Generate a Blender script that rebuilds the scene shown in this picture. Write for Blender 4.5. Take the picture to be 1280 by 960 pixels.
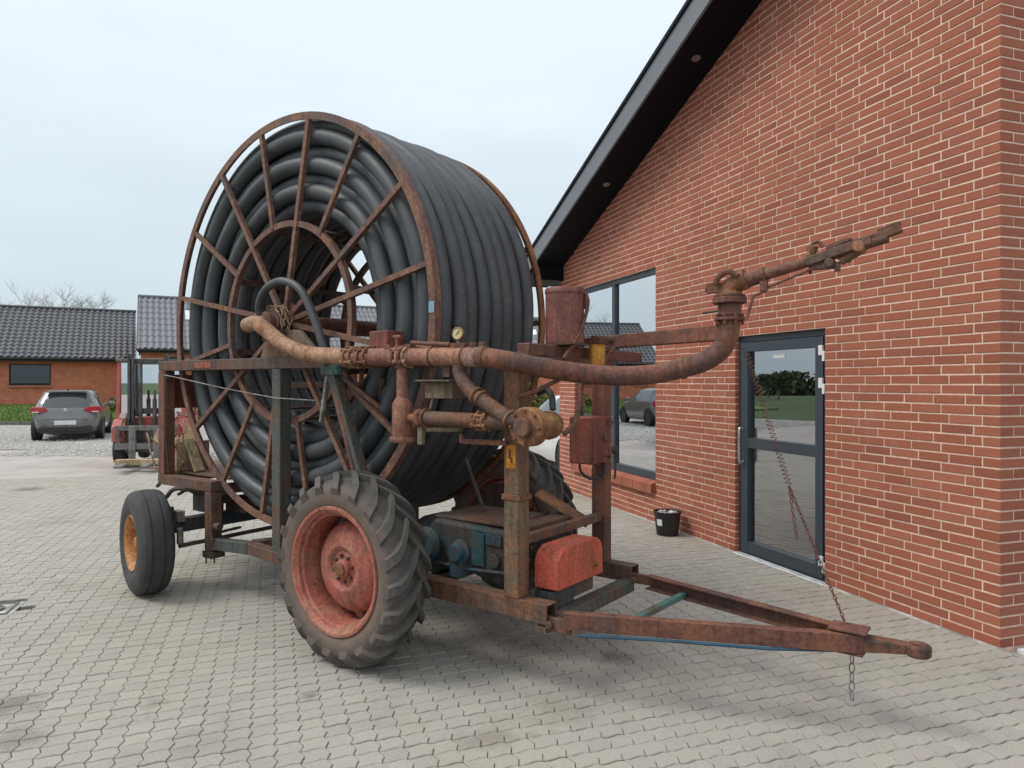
import bpy, math, random
from math import radians, sin, cos, pi
from mathutils import Vector, Matrix

random.seed(7)
S = bpy.context.scene
for o in list(bpy.data.objects):
    bpy.data.objects.remove(o)
COL = S.collection

# ------------------------------------------------------------------ camera
cam_d = bpy.data.cameras.new('camera')
cam = bpy.data.objects.new('camera', cam_d)
COL.objects.link(cam)
cam.location = (0, 0, 1.68)
cam.rotation_euler = (radians(90), 0, 0)
cam_d.sensor_width = 36.0
cam_d.lens = 36.0 * 890 / 1280
cam_d.shift_y = -2.0 / 1280
cam_d.clip_start = 0.05
cam_d.clip_end = 3000
S.camera = cam

# ------------------------------------------------------------------ sky, sun, exposure
SUN_EL, SUN_AZ = radians(52), radians(262)      # azimuth clockwise from +Y, sun to the left
world = bpy.data.worlds.new('World')
S.world = world
world.use_nodes = True
wn_ = world.node_tree
for n in list(wn_.nodes):
    wn_.nodes.remove(n)
def wnode(t, **k):
    n = wn_.nodes.new(t)
    for a, b in k.items():
        setattr(n, a, b)
    return n
w_out = wnode('ShaderNodeOutputWorld')
w_bg = wnode('ShaderNodeBackground')
w_bg.inputs['Strength'].default_value = 0.10
w_sky = wnode('ShaderNodeTexSky', sky_type='NISHITA')
w_sky.sun_disc = False
w_sky.sun_elevation = SUN_EL
w_sky.sun_rotation = SUN_AZ
w_sky.air_density = 1.2
w_sky.dust_density = 4.0
w_sky.ozone_density = 1.0
# an even cloud layer veils the clear sky; it is a little brighter overhead as overcast skies are
w_tc = wnode('ShaderNodeTexCoord')
w_sep = wnode('ShaderNodeSeparateXYZ')
w_ramp = wnode('ShaderNodeValToRGB')
w_ramp.color_ramp.elements[0].position = 0.0
w_ramp.color_ramp.elements[0].color = (5.0, 5.95, 6.5, 1)
w_ramp.color_ramp.elements[1].position = 1.0
w_ramp.color_ramp.elements[1].color = (10.6, 11.1, 11.6, 1)
w_map = wnode('ShaderNodeMapping')
w_map.inputs['Scale'].default_value = (1.2, 1.2, 5.0)
w_noise = wnode('ShaderNodeTexNoise')
w_noise.inputs['Scale'].default_value = 1.6
w_noise.inputs['Detail'].default_value = 5
w_nr = wnode('ShaderNodeMapRange')
w_nr.inputs['To Min'].default_value = 0.84
w_nr.inputs['To Max'].default_value = 1.14
w_mul = wnode('ShaderNodeVectorMath', operation='SCALE')
w_mix = wnode('ShaderNodeMixRGB')
w_mix.inputs['Fac'].default_value = 0.88
L = wn_.links.new
L(w_tc.outputs['Generated'], w_sep.inputs[0])
L(w_sep.outputs['Z'], w_ramp.inputs['Fac'])
L(w_tc.outputs['Generated'], w_map.inputs['Vector'])
L(w_map.outputs[0], w_noise.inputs['Vector'])
L(w_noise.outputs['Fac'], w_nr.inputs['Value'])
L(w_ramp.outputs['Color'], w_mul.inputs[0])
L(w_nr.outputs[0], w_mul.inputs['Scale'])
L(w_sky.outputs['Color'], w_mix.inputs['Color1'])
L(w_mul.outputs[0], w_mix.inputs['Color2'])
L(w_mix.outputs['Color'], w_bg.inputs['Color'])
L(w_bg.outputs[0], w_out.inputs['Surface'])

sun_d = bpy.data.lights.new('sun', 'SUN')
sun_d.energy = 1.5
sun_d.angle = radians(24)
sun_d.color = (1.0, 0.97, 0.92)
sun = bpy.data.objects.new('sun', sun_d)
COL.objects.link(sun)
sd = Vector((sin(SUN_AZ) * cos(SUN_EL), cos(SUN_AZ) * cos(SUN_EL), sin(SUN_EL)))
sun.rotation_euler = (-sd).to_track_quat('-Z', 'Y').to_euler()
sun.location = sd * 50

S.view_settings.view_transform = 'Standard'
S.view_settings.look = 'None'
S.view_settings.exposure = 0.34
S.view_settings.gamma = 1.0
S.view_settings.use_curve_mapping = False
S.render.engine = 'CYCLES'
S.render.resolution_x = 1024
S.render.resolution_y = 768

# ------------------------------------------------------------------ materials
MATS = {}
def mat_base(name):
    m = bpy.data.materials.new(name)
    m.use_nodes = True
    nt = m.node_tree
    p = nt.nodes['Principled BSDF']
    MATS[name] = m
    return m, nt, p

def nd(nt, t, **k):
    n = nt.nodes.new(t)
    for a, b in k.items():
        if a.startswith('i_'):
            n.inputs[a[2:].replace('_', ' ')].default_value = b
        else:
            setattr(n, a, b)
    return n

def coords(nt, scale=(1, 1, 1)):
    """object coordinates with a per-object random shift"""
    tc = nd(nt, 'ShaderNodeTexCoord')
    oi = nd(nt, 'ShaderNodeObjectInfo')
    sc = nd(nt, 'ShaderNodeMath', operation='MULTIPLY')
    sc.inputs[1].default_value = 37.0
    nt.links.new(oi.outputs['Random'], sc.inputs[0])
    ad = nd(nt, 'ShaderNodeVectorMath', operation='ADD')
    nt.links.new(tc.outputs['Object'], ad.inputs[0])
    nt.links.new(sc.outputs[0], ad.inputs[1])
    mp = nd(nt, 'ShaderNodeMapping')
    mp.inputs['Scale'].default_value = scale
    nt.links.new(ad.outputs[0], mp.inputs['Vector'])
    return mp.outputs[0]

def noise(nt, vec, scale, detail=6, rough=0.6):
    n = nd(nt, 'ShaderNodeTexNoise')
    n.inputs['Scale'].default_value = scale
    n.inputs['Detail'].default_value = detail
    n.inputs['Roughness'].default_value = rough
    nt.links.new(vec, n.inputs['Vector'])
    return n.outputs['Fac']

def ramp(nt, fac, stops):
    r = nd(nt, 'ShaderNodeValToRGB')
    e = r.color_ramp.elements
    while len(e) < len(stops):
        e.new(0.5)
    for el, (p, c) in zip(e, stops):
        el.position = p
        el.color = c if len(c) == 4 else (*c, 1)
    nt.links.new(fac, r.inputs['Fac'])
    return r.outputs['Color']

def g(v):
    return (v, v, v, 1)

def mix(nt, a, b, fac=0.5, mode='MIX'):
    m = nd(nt, 'ShaderNodeMixRGB', blend_type=mode)
    for sock, val in ((m.inputs['Fac'], fac), (m.inputs['Color1'], a), (m.inputs['Color2'], b)):
        if isinstance(val, bpy.types.NodeSocket):
            nt.links.new(val, sock)
        elif isinstance(val, (int, float)):
            sock.default_value = val
        else:
            sock.default_value = val if len(val) == 4 else (*val, 1)
    return m.outputs[0]

def bump(nt, p, h, strength=0.3, dist=0.01):
    b = nd(nt, 'ShaderNodeBump')
    b.inputs['Strength'].default_value = strength
    b.inputs['Distance'].default_value = dist
    nt.links.new(h, b.inputs['Height'])
    nt.links.new(b.outputs['Normal'], p.inputs['Normal'])

def worn(name, paint, rust, amount=0.5, rough=0.75, metal=0.0, dust=None, scale=5.0, third=None):
    """old painted / rusty steel: patches of two or three colours, fine grain and pitted relief"""
    m, nt, p = mat_base(name)
    v = coords(nt)
    n1 = noise(nt, v, scale, 9, 0.65)
    n2 = noise(nt, v, scale * 9, 6, 0.7)
    n3 = noise(nt, v, scale * 0.45, 4, 0.6)
    f = ramp(nt, n1, [(max(0.0, 0.62 - amount * 0.4), g(0)), (min(1, 0.74 - amount * 0.34), g(1))])
    c = mix(nt, paint, rust, f)
    if third:
        f3 = ramp(nt, n3, [(0.54, g(0)), (0.66, g(1))])
        c = mix(nt, c, third, f3)
    fine = ramp(nt, n2, [(0.28, g(0.40)), (0.5, g(1.0)), (0.74, g(1.55))])
    c = mix(nt, c, fine, 0.85, 'MULTIPLY')
    # vertical run-off streaks and flaked spots
    mps = nd(nt, 'ShaderNodeMapping'); mps.inputs['Scale'].default_value = (26, 26, 2.2); nt.links.new(v, mps.inputs['Vector'])
    c = mix(nt, c, ramp(nt, noise(nt, mps.outputs[0], 1.0, 4, 0.6), [(0.34, g(0.62)), (0.50, g(1.12)), (0.72, g(1.45))]), 0.7, 'MULTIPLY')
    fl = noise(nt, v, scale * 22, 3, 0.5)
    c = mix(nt, c, (0.045, 0.032, 0.027), ramp(nt, fl, [(0.64, g(0)), (0.67, g(0.7))]))
    nt.links.new(c, p.inputs['Base Color'])
    r = ramp(nt, n1, [(0.3, g(rough - 0.15)), (0.7, g(min(1, rough + 0.15)))])
    nt.links.new(r, p.inputs['Roughness'])
    p.inputs['Metallic'].default_value = metal
    bump(nt, p, n2, 0.55, 0.005)
    return m

def plain(name, col, rough=0.5, metal=0.0, var=0.15, scale=8.0, bmp=0.1, coat=0.0):
    m, nt, p = mat_base(name)
    v = coords(nt)
    n1 = noise(nt, v, scale, 6, 0.6)
    c = mix(nt, col, ramp(nt, n1, [(0.3, g(1 - var * 2)), (0.7, g(1 + var))]), 1.0, 'MULTIPLY')
    nt.links.new(c, p.inputs['Base Color'])
    r = ramp(nt, n1, [(0.3, g(max(0, rough - 0.08))), (0.7, g(min(1, rough + 0.08)))])
    nt.links.new(r, p.inputs['Roughness'])
    p.inputs['Metallic'].default_value = metal
    p.inputs['Coat Weight'].default_value = coat
    if bmp:
        bump(nt, p, noise(nt, v, scale * 10, 4), bmp, 0.003)
    return m

def carpaint(name, col, rough, metal):
    m, nt, p = mat_base(name)
    p.inputs['Base Color'].default_value = (*col, 1)
    p.inputs['Roughness'].default_value = rough
    p.inputs['Metallic'].default_value = metal
    p.inputs['Coat Weight'].default_value = 0.7
    v = coords(nt)
    n1 = noise(nt, v, 2.5, 5, 0.6)
    c = mix(nt, col, ramp(nt, n1, [(0.3, g(0.94)), (0.7, g(1.04))]), 1.0, 'MULTIPLY')
    nt.links.new(c, p.inputs['Base Color'])
    return m

def glass(name, tint, base, f0, rough=0.0):
    """window pane: clear with a mirror-like share that grows at grazing angles"""
    m, nt, p = mat_base(name)
    nt.nodes.remove(p)
    out = nt.nodes['Material Output']
    tr = nd(nt, 'ShaderNodeBsdfTransparent')
    tr.inputs['Color'].default_value = (*tint, 1)
    gl = nd(nt, 'ShaderNodeBsdfGlossy')
    gl.inputs['Roughness'].default_value = rough
    gl.inputs['Color'].default_value = (0.95, 0.97, 1, 1)
    fr = nd(nt, 'ShaderNodeFresnel')
    fr.inputs['IOR'].default_value = 1.5
    mr = nd(nt, 'ShaderNodeMapRange')
    mr.inputs['To Min'].default_value = f0
    mr.inputs['To Max'].default_value = 1.0
    nt.links.new(fr.outputs[0], mr.inputs['Value'])
    mx = nd(nt, 'ShaderNodeMixShader')
    nt.links.new(mr.outputs[0], mx.inputs[0])
    nt.links.new(tr.outputs[0], mx.inputs[1])
    nt.links.new(gl.outputs[0], mx.inputs[2])
    nt.links.new(mx.outputs[0], out.inputs['Surface'])
    return m

def per_piece(name, cols, rough=0.85, grain=60.0, bstr=0.4, stain=None, grain_amt=0.6, bdist=0.003, blotch=1.2, white=None):
    """bricks, pavers and tiles: colour differs from piece to piece (object random + 'rnd' attribute)"""
    m, nt, p = mat_base(name)
    at = nd(nt, 'ShaderNodeAttribute', attribute_name='rnd')
    oi = nd(nt, 'ShaderNodeObjectInfo')
    ad = nd(nt, 'ShaderNodeMath', operation='ADD')
    nt.links.new(at.outputs['Fac'], ad.inputs[0])
    nt.links.new(oi.outputs['Random'], ad.inputs[1])
    fr = nd(nt, 'ShaderNodeMath', operation='FRACT')
    nt.links.new(ad.outputs[0], fr.inputs[0])
    n = len(cols)
    c = ramp(nt, fr.outputs[0], [(i / max(1, n - 1), k) for i, k in enumerate(cols)])
    geo = nd(nt, 'ShaderNodeNewGeometry')
    pos = geo.outputs['Position']
    n1 = noise(nt, pos, grain, 6, 0.7)
    n2 = noise(nt, pos, blotch, 5, 0.6)
    c = mix(nt, c, ramp(nt, n1, [(0.25, g(0.6)), (0.75, g(1.3))]), grain_amt, 'MULTIPLY')
    if stain:
        for col, lo, hi, sc in stain:
            n3 = noise(nt, pos, sc, 6, 0.65)
            c = mix(nt, c, mix(nt, c, col, 0.85, 'MULTIPLY'), ramp(nt, n3, [(lo, g(0)), (hi, g(1))]))
    if white:
        n4 = noise(nt, pos, white[1], 6, 0.7)
        c = mix(nt, c, white[0], ramp(nt, n4, [(white[2], g(0)), (white[3], g(0.45))]))
    nt.links.new(c, p.inputs['Base Color'])
    p.inputs['Roughness'].default_value = rough
    bump(nt, p, n1, bstr, bdist)
    return m

RUST = worn('rusty_red_steel', (0.115, 0.047, 0.036), (0.175, 0.072, 0.042), 0.5, third=(0.075, 0.043, 0.036))
RUSTB = worn('brown_rust_steel', (0.088, 0.052, 0.038), (0.145, 0.066, 0.036), 0.42, third=(0.085, 0.068, 0.055))
RUSTO = worn('orange_rust_steel', (0.22, 0.095, 0.042), (0.13, 0.055, 0.032), 0.5, third=(0.27, 0.13, 0.05))
RUSTT = worn('tan_rust_pipe', (0.31, 0.18, 0.11), (0.235, 0.105, 0.058), 0.35, third=(0.17, 0.075, 0.046))
PINKP = worn('faded_red_pipe', (0.19, 0.078, 0.056), (0.27, 0.135, 0.085), 0.42, third=(0.13, 0.062, 0.052))
GREEN = worn('weathered_green_grey_steel', (0.07, 0.076, 0.067), (0.10, 0.06, 0.043), 0.42, third=(0.045, 0.08, 0.076))
DARKST = worn('dark_grimy_steel', (0.05, 0.045, 0.04), (0.09, 0.05, 0.035), 0.45)
SPOKE = worn('red_brown_spoke_steel', (0.125, 0.060, 0.048), (0.18, 0.095, 0.06), 0.5, third=(0.095, 0.068, 0.06))
REDC = worn('red_cover_paint', (0.47, 0.080, 0.050), (0.36, 0.085, 0.05), 0.45, rough=0.55, scale=7, third=(0.42, 0.13, 0.085))
REDB = worn('dull_red_box_paint', (0.20, 0.047, 0.027), (0.13, 0.042, 0.028), 0.5, rough=0.6)
TANKM = worn('maroon_tank_paint', (0.135, 0.040, 0.032), (0.185, 0.07, 0.05), 0.4, rough=0.55, third=(0.11, 0.048, 0.045))
WHEELR = worn('faded_red_wheel_paint', (0.33, 0.090, 0.066), (0.30, 0.13, 0.085), 0.42, rough=0.65, scale=6, third=(0.23, 0.078, 0.057))
RUSTP = worn('olive_brown_post_steel', (0.18, 0.085, 0.042), (0.115, 0.085, 0.052), 0.45, third=(0.155, 0.058, 0.036))
RIMO = worn('orange_rim_paint', (0.42, 0.19, 0.06), (0.30, 0.11, 0.04), 0.4, rough=0.6)
BLUEG = worn('blue_green_casting', (0.026, 0.068, 0.082), (0.065, 0.046, 0.035), 0.6, scale=6, third=(0.06, 0.06, 0.052))
AMBER = worn('amber_paint', (0.66, 0.31, 0.045), (0.50, 0.22, 0.04), 0.4, rough=0.5, scale=12)
BRASS = worn('dirty_brass', (0.27, 0.155, 0.06), (0.18, 0.08, 0.04), 0.5, rough=0.55, metal=0.3, scale=12)
GALV = worn('grey_galvanised', (0.30, 0.30, 0.29), (0.20, 0.17, 0.14), 0.4, rough=0.5, metal=0.3)
OCHRE = worn('dirty_ochre_plate', (0.17, 0.14, 0.085), (0.11, 0.08, 0.055), 0.5)
TEAL = worn('teal_paint_steel', (0.06, 0.17, 0.155), (0.10, 0.09, 0.07), 0.4)

m, nt, p = mat_base('black_hose')
v = coords(nt)
n1 = noise(nt, v, 3.0, 6, 0.6); n2 = noise(nt, v, 45, 5, 0.7)
c = ramp(nt, n1, [(0.3, (0.040, 0.044, 0.049)), (0.55, (0.057, 0.061, 0.066)), (0.75, (0.085, 0.088, 0.089))])
c = mix(nt, c, ramp(nt, n2, [(0.3, g(0.75)), (0.7, g(1.25))]), 0.6, 'MULTIPLY')
n5 = noise(nt, v, 11, 9, 0.75)
c = mix(nt, c, (0.17, 0.16, 0.145), ramp(nt, n5, [(0.56, g(0)), (0.72, g(0.55))]))
nt.links.new(c, p.inputs['Base Color'])
nt.links.new(ramp(nt, n1, [(0.3, g(0.44)), (0.7, g(0.62))]), p.inputs['Roughness'])
bump(nt, p, n2, 0.12, 0.003)
HOSE = m
RUBBER_HOSE = plain('small_rubber_hose', (0.035, 0.035, 0.034), 0.55)

def rubber(name, lo, hi, dust):
    m, nt, p = mat_base(name)
    v = coords(nt)
    n1 = noise(nt, v, 7, 8, 0.65); n2 = noise(nt, v, 60, 5, 0.7)
    c = ramp(nt, n1, [(0.32, lo), (0.55, hi), (0.78, dust)])
    c = mix(nt, c, ramp(nt, n2, [(0.3, g(0.75)), (0.7, g(1.25))]), 0.7, 'MULTIPLY')
    nt.links.new(c, p.inputs['Base Color'])
    p.inputs['Roughness'].default_value = 0.82
    bump(nt, p, n2, 0.25, 0.003)
    return m
TYRE = rubber('dusty_tractor_tyre', (0.05, 0.046, 0.042), (0.08, 0.073, 0.066), (0.135, 0.118, 0.10))
nt = TYRE.node_tree; p = nt.nodes['Principled BSDF']
old = p.inputs['Base Color'].links[0].from_socket
tc = nd(nt, 'ShaderNodeTexCoord')
mp = nd(nt, 'ShaderNodeMapping'); mp.inputs['Scale'].default_value = (1, 0, 1)
nt.links.new(tc.outputs['Object'], mp.inputs['Vector'])
ln = nd(nt, 'ShaderNodeVectorMath', operation='LENGTH'); nt.links.new(mp.outputs[0], ln.inputs[0])
nn = noise(nt, tc.outputs['Object'], 16, 9, 0.8)
ad = nd(nt, 'ShaderNodeMath', operation='MULTIPLY_ADD'); ad.inputs[1].default_value = 0.34; nt.links.new(nn, ad.inputs[0]); nt.links.new(ln.outputs['Value'], ad.inputs[2])
# dried brown mud clings to the sidewalls
c = mix(nt, old, (0.165, 0.118, 0.090), ramp(nt, ad.outputs[0], [(0.56, g(0.9)), (0.70, g(0.0))]))
nt.links.new(c, p.inputs['Base Color'])
TYRE2 = rubber('dark_implement_tyre', (0.034, 0.034, 0.035), (0.05, 0.05, 0.05), (0.085, 0.08, 0.075))
TYRE3 = rubber('car_tyre', (0.016, 0.016, 0.017), (0.025, 0.025, 0.025), (0.04, 0.04, 0.04))

BRICK = per_piece('red_brick', [(0.31, 0.092, 0.056), (0.365, 0.112, 0.067), (0.34, 0.101, 0.061), (0.40, 0.134, 0.083), (0.285, 0.086, 0.057), (0.37, 0.117, 0.070), (0.335, 0.105, 0.068), (0.385, 0.122, 0.073)],
                  rough=0.9, grain=90, bstr=0.5, blotch=0.8, white=((0.50, 0.34, 0.30, 1), 0.9, 0.60, 0.85))
MORTAR = plain('pale_mortar', (0.74, 0.52, 0.42), 0.95, var=0.12, scale=20, bmp=0.4)
PAVER = per_piece('grey_concrete_paver', [(0.348, 0.324, 0.284), (0.372, 0.349, 0.304), (0.335, 0.315, 0.285), (0.385, 0.361, 0.310), (0.36, 0.330, 0.298), (0.368, 0.345, 0.297), (0.348, 0.328, 0.293)],
                  rough=0.9, grain=110, bstr=0.55, grain_amt=0.75, bdist=0.002,
                  stain=[((0.80, 0.79, 0.80, 1), 0.52, 0.68, 1.1), ((0.62, 0.60, 0.57, 1), 0.62, 0.74, 2.3), ((1.06, 1.04, 0.93, 1), 0.5, 0.66, 0.55)])
nt = PAVER.node_tree; p = nt.nodes['Principled BSDF']
cur = p.inputs['Base Color'].links[0].from_socket
geo = nd(nt, 'ShaderNodeNewGeometry')
for (x, y, r, k) in ((-2.62, 3.70, 0.24, 0.62), (0.27, 3.72, 0.30, 0.82), (-1.08, 3.82, 0.07, 0.60), (-2.35, 3.35, 0.20, 0.70), (0.05, 4.55, 0.40, 0.80), (-7.6, 11.2, 0.35, 0.55), (0.62, 4.35, 0.16, 0.55), (-0.1, 3.35, 0.16, 0.78)):
    ds = nd(nt, 'ShaderNodeVectorMath', operation='DISTANCE'); nt.links.new(geo.outputs['Position'], ds.inputs[0]); ds.inputs[1].default_value = (x, y, 0)
    nz = noise(nt, geo.outputs['Position'], 7.0, 7, 0.7)
    ma = nd(nt, 'ShaderNodeMath', operation='MULTIPLY_ADD'); nt.links.new(nz, ma.inputs[0]); ma.inputs[1].default_value = r * 2.2; nt.links.new(ds.outputs['Value'], ma.inputs[2])
    cur = mix(nt, cur, mix(nt, cur, (k, k * 0.985, k * 0.97), 1.0, 'MULTIPLY'), ramp(nt, ma.outputs[0], [(max(0.0, r * 1.35), g(1)), (min(1.0, r * 2.0), g(0))]))
nt.links.new(cur, p.inputs['Base Color'])
SAND = plain('joint_sand', (0.070, 0.063, 0.047), 0.95, var=0.3, scale=3, bmp=0.4)
ASPH = plain('pale_worn_asphalt', (0.40, 0.36, 0.33), 0.95, var=0.12, scale=1.2, bmp=0.4)
GRAVM = per_piece('gravel_stones', [(0.30, 0.29, 0.27), (0.42, 0.41, 0.38), (0.5, 0.48, 0.45), (0.36, 0.33, 0.30), (0.55, 0.54, 0.5)], grain=30)
GRAVB = plain('gravel_bed', (0.36, 0.345, 0.32), 0.95, var=0.25, scale=9, bmp=0.8)
LAWN = plain('lawn_ground', (0.12, 0.185, 0.035), 0.95, var=0.3, scale=1.0, bmp=0.6)
FIELD = plain('far_field', (0.06, 0.10, 0.028), 0.95, var=0.3, scale=0.08, bmp=0.3)
BLADE = per_piece('grass_blades', [(0.11, 0.18, 0.03), (0.15, 0.23, 0.04), (0.09, 0.15, 0.028), (0.18, 0.23, 0.06)], grain=20, bstr=0)
ANTHR = plain('anthracite_frame', (0.036, 0.048, 0.060), 0.42, var=0.06, bmp=0.02)
FASCIA = plain('grey_fascia', (0.15, 0.16, 0.178), 0.5, var=0.08, scale=2, bmp=0.03)
SOFFIT = plain('black_soffit', (0.006, 0.007, 0.011), 0.6, var=0.1, bmp=0.02)
SOFFIT.node_tree.nodes['Principled BSDF'].inputs['Specular IOR Level'].default_value = 0.15
STEELH = plain('brushed_steel', (0.62, 0.62, 0.61), 0.3, metal=0.9, var=0.05)
WHITEP = plain('white_plastic', (0.72, 0.72, 0.70), 0.45, var=0.05)
WHITEW = plain('white_interior', (0.75, 0.75, 0.73), 0.8, var=0.04)
DGREYF = plain('grey_interior_floor', (0.35, 0.345, 0.33), 0.5, var=0.1)
PANE = glass('door_pane', (0.86, 0.91, 0.89), None, 0.42)
PANEW = glass('tall_window_pane', (0.90, 0.94, 0.92), None, 0.74)
PANED = glass('house_pane', (0.30, 0.33, 0.34), None, 0.05)
CABG = glass('cab_pane', (0.9, 0.95, 0.94), None, 0.62)
WOOD = worn('weathered_plywood', (0.38, 0.27, 0.17), (0.30, 0.20, 0.12), 0.5, rough=0.85)
WOODP = worn('pale_plank', (0.46, 0.35, 0.22), (0.36, 0.26, 0.16), 0.4, rough=0.85)
BLACKP = plain('black_plastic', (0.018, 0.018, 0.02), 0.45)
STONEW = per_piece('pale_stones', [(0.5, 0.47, 0.44), (0.62, 0.6, 0.57), (0.35, 0.31, 0.28), (0.45, 0.36, 0.30)], grain=30)
SLABM = plain('pale_concrete_slab', (0.66, 0.69, 0.73), 0.85, var=0.12, bmp=0.3)
FILLET = plain('grey_mortar_fillet', (0.40, 0.385, 0.355), 0.95, var=0.35, scale=6, bmp=0.5)
CAST = plain('cast_iron_grate', (0.16, 0.16, 0.16), 0.6, metal=0.4, var=0.2)

# ------------------------------------------------------------------ mesh helpers
class MB:
    def __init__(s):
        s.v = []; s.f = []
    def add(s, vs, fs):
        o = len(s.v)
        s.v += [tuple(x) for x in vs]
        s.f += [tuple(i + o for i in f) for f in fs]
        return s
    def box(s, c, d, rz=0.0, R=None):
        hx, hy, hz = d[0] / 2, d[1] / 2, d[2] / 2
        R = R or Matrix.Rotation(rz, 3, 'Z')
        c = Vector(c)
        vs = [c + R @ Vector((x, y, z)) for z in (-hz, hz) for x, y in ((-hx, -hy), (hx, -hy), (hx, hy), (-hx, hy))]
        return s.add(vs, [(3, 2, 1, 0), (4, 5, 6, 7), (0, 1, 5, 4), (1, 2, 6, 5), (2, 3, 7, 6), (3, 0, 4, 7)])
    def beam(s, p, q, w, h, up=(0, 0, 1)):
        p = Vector(p); q = Vector(q); d = (q - p)
        x = d.normalized(); u = Vector(up)
        y = u.cross(x)
        if y.length < 1e-4:
            y = Vector((0, 1, 0)).cross(x)
        y.normalize(); z = x.cross(y)
        R = Matrix((x, y, z)).transposed()
        return s.box((p + q) / 2, (d.length, w, h), R=R)
    def hollow(s, p, q, w, h, t=0.008, depth=0.12, up=(0, 0, 1)):
        """box section whose q end is open"""
        p = Vector(p); q = Vector(q); d = q - p; x = d.normalized(); u = Vector(up)
        y = u.cross(x); y.normalize(); z = x.cross(y)
        def ring(o, a, b):
            return [o + y * sx * a / 2 + z * sz * b / 2 for sx, sz in ((-1, -1), (1, -1), (1, 1), (-1, 1))]
        vs = ring(p, w, h) + ring(q, w, h) + ring(q, w - 2 * t, h - 2 * t) + ring(q - x * depth, w - 2 * t, h - 2 * t)
        fs = [(3, 2, 1, 0)]
        for k in range(3):
            for i in range(4):
                j = (i + 1) % 4
                fs.append((k * 4 + i, k * 4 + j, k * 4 + 4 + j, k * 4 + 4 + i))
        fs.append((12, 13, 14, 15))
        return s.add(vs, fs)
    def tube(s, pts, r, n=12, caps=True, closed=False):
        pts = [Vector(p) for p in pts]
        m = len(pts)
        rs = r if isinstance(r, (list, tuple)) else [r] * m
        tang = []
        for i in range(m):
            a = pts[(i - 1) % m] if (closed or i > 0) else pts[i]
            b = pts[(i + 1) % m] if (closed or i < m - 1) else pts[i]
            t = (b - a)
            tang.append(t.normalized() if t.length > 1e-9 else Vector((0, 0, 1)))
        t0 = tang[0]
        ref = Vector((0, 0, 1)) if abs(t0.z) < 0.9 else Vector((1, 0, 0))
        nrm = (ref - t0 * ref.dot(t0)).normalized()
        vs = []
        for i in range(m):
            t = tang[i]
            nrm = (nrm - t * nrm.dot(t))
            nrm = nrm.normalized() if nrm.length > 1e-6 else t.orthogonal().normalized()
            b = t.cross(nrm)
            for k in range(n):
                a = 2 * pi * k / n
                vs.append(pts[i] + (nrm * cos(a) + b * sin(a)) * rs[i])
        fs = []
        for i in range(m if closed else m - 1):
            i2 = (i + 1) % m
            for k in range(n):
                k2 = (k + 1) % n
                fs.append((i * n + k, i * n + k2, i2 * n + k2, i2 * n + k))
        if caps and not closed:
            fs.append(tuple(range(n - 1, -1, -1)))
            fs.append(tuple((m - 1) * n + k for k in range(n)))
        return s.add(vs, fs)
    def lathe(s, prof, c=(0, 0, 0), axis=(0, 1, 0), n=48, closed=False):
        """prof: (radius, along-axis) points"""
        ax = Vector(axis).normalized()
        e1 = ax.orthogonal().normalized() if abs(ax.y) < 0.99 else Vector((1, 0, 0))
        e2 = ax.cross(e1)
        c = Vector(c); m = len(prof); vs = []
        for (r, h) in prof:
            for k in range(n):
                a = 2 * pi * k / n
                vs.append(c + ax * h + (e1 * cos(a) + e2 * sin(a)) * r)
        fs = []
        for i in range(m if closed else m - 1):
            i2 = (i + 1) % m
            for k in range(n):
                k2 = (k + 1) % n
                fs.append((i * n + k, i * n + k2, i2 * n + k2, i2 * n + k))
        return s.add(vs, fs)
    def cyl(s, p, q, r, n=20, r2=None):
        p = Vector(p); q = Vector(q); L_ = (q - p).length
        r2 = r if r2 is None else r2
        b = min(0.004, r * 0.15, L_ * 0.2)
        return s.lathe([(0.0001, 0), (r - b, 0), (r, b), (r2, L_ - b), (r2 - b, L_), (0.0001, L_)], p, q - p, n)
    def prism(s, poly, h0, h1, fn):
        """poly of 2D points extruded h0..h1; fn(a,b,h)->xyz"""
        n = len(poly)
        vs = [fn(a, b, h0) for a, b in poly] + [fn(a, b, h1) for a, b in poly]
        fs = [tuple(range(n - 1, -1, -1)), tuple(range(n, 2 * n))]
        for i in range(n):
            j = (i + 1) % n
            fs.append((i, j, n + j, n + i))
        return s.add(vs, fs)
    def mesh(s, name, mat, smooth=True, angle=35):
        me = bpy.data.meshes.new(name)
        me.from_pydata(s.v, [], s.f)
        me.validate()
        bm_fix(me)
        if smooth:
            me.shade_smooth()
            me.set_sharp_from_angle(angle=radians(angle))
        me.materials.append(mat)
        return me
    def build(s, name, mat, parent=None, bevel=0.0, smooth=True, angle=35):
        o = bpy.data.objects.new(name, s.mesh(name, mat, smooth, angle))
        COL.objects.link(o)
        o.parent = parent
        if bevel:
            b = o.modifiers.new('bevel', 'BEVEL')
            b.width = bevel; b.segments = 2; b.limit_method = 'ANGLE'; b.angle_limit = radians(40)
        return o

import bmesh
def bm_fix(me):
    bm = bmesh.new(); bm.from_mesh(me)
    bmesh.ops.recalc_face_normals(bm, faces=bm.faces)
    bm.to_mesh(me); bm.free()

def inst(name, me, parent=None, loc=(0, 0, 0), rot=(0, 0, 0), scale=(1, 1, 1)):
    o = bpy.data.objects.new(name, me)
    COL.objects.link(o)
    o.parent = parent
    o.location = loc; o.rotation_euler = rot; o.scale = scale
    return o

def tag(o, label=None, cat=None, group=None, kind=None):
    if label: o['label'] = label
    if cat: o['category'] = cat
    if group: o['group'] = group
    if kind: o['kind'] = kind
    return o

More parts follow.
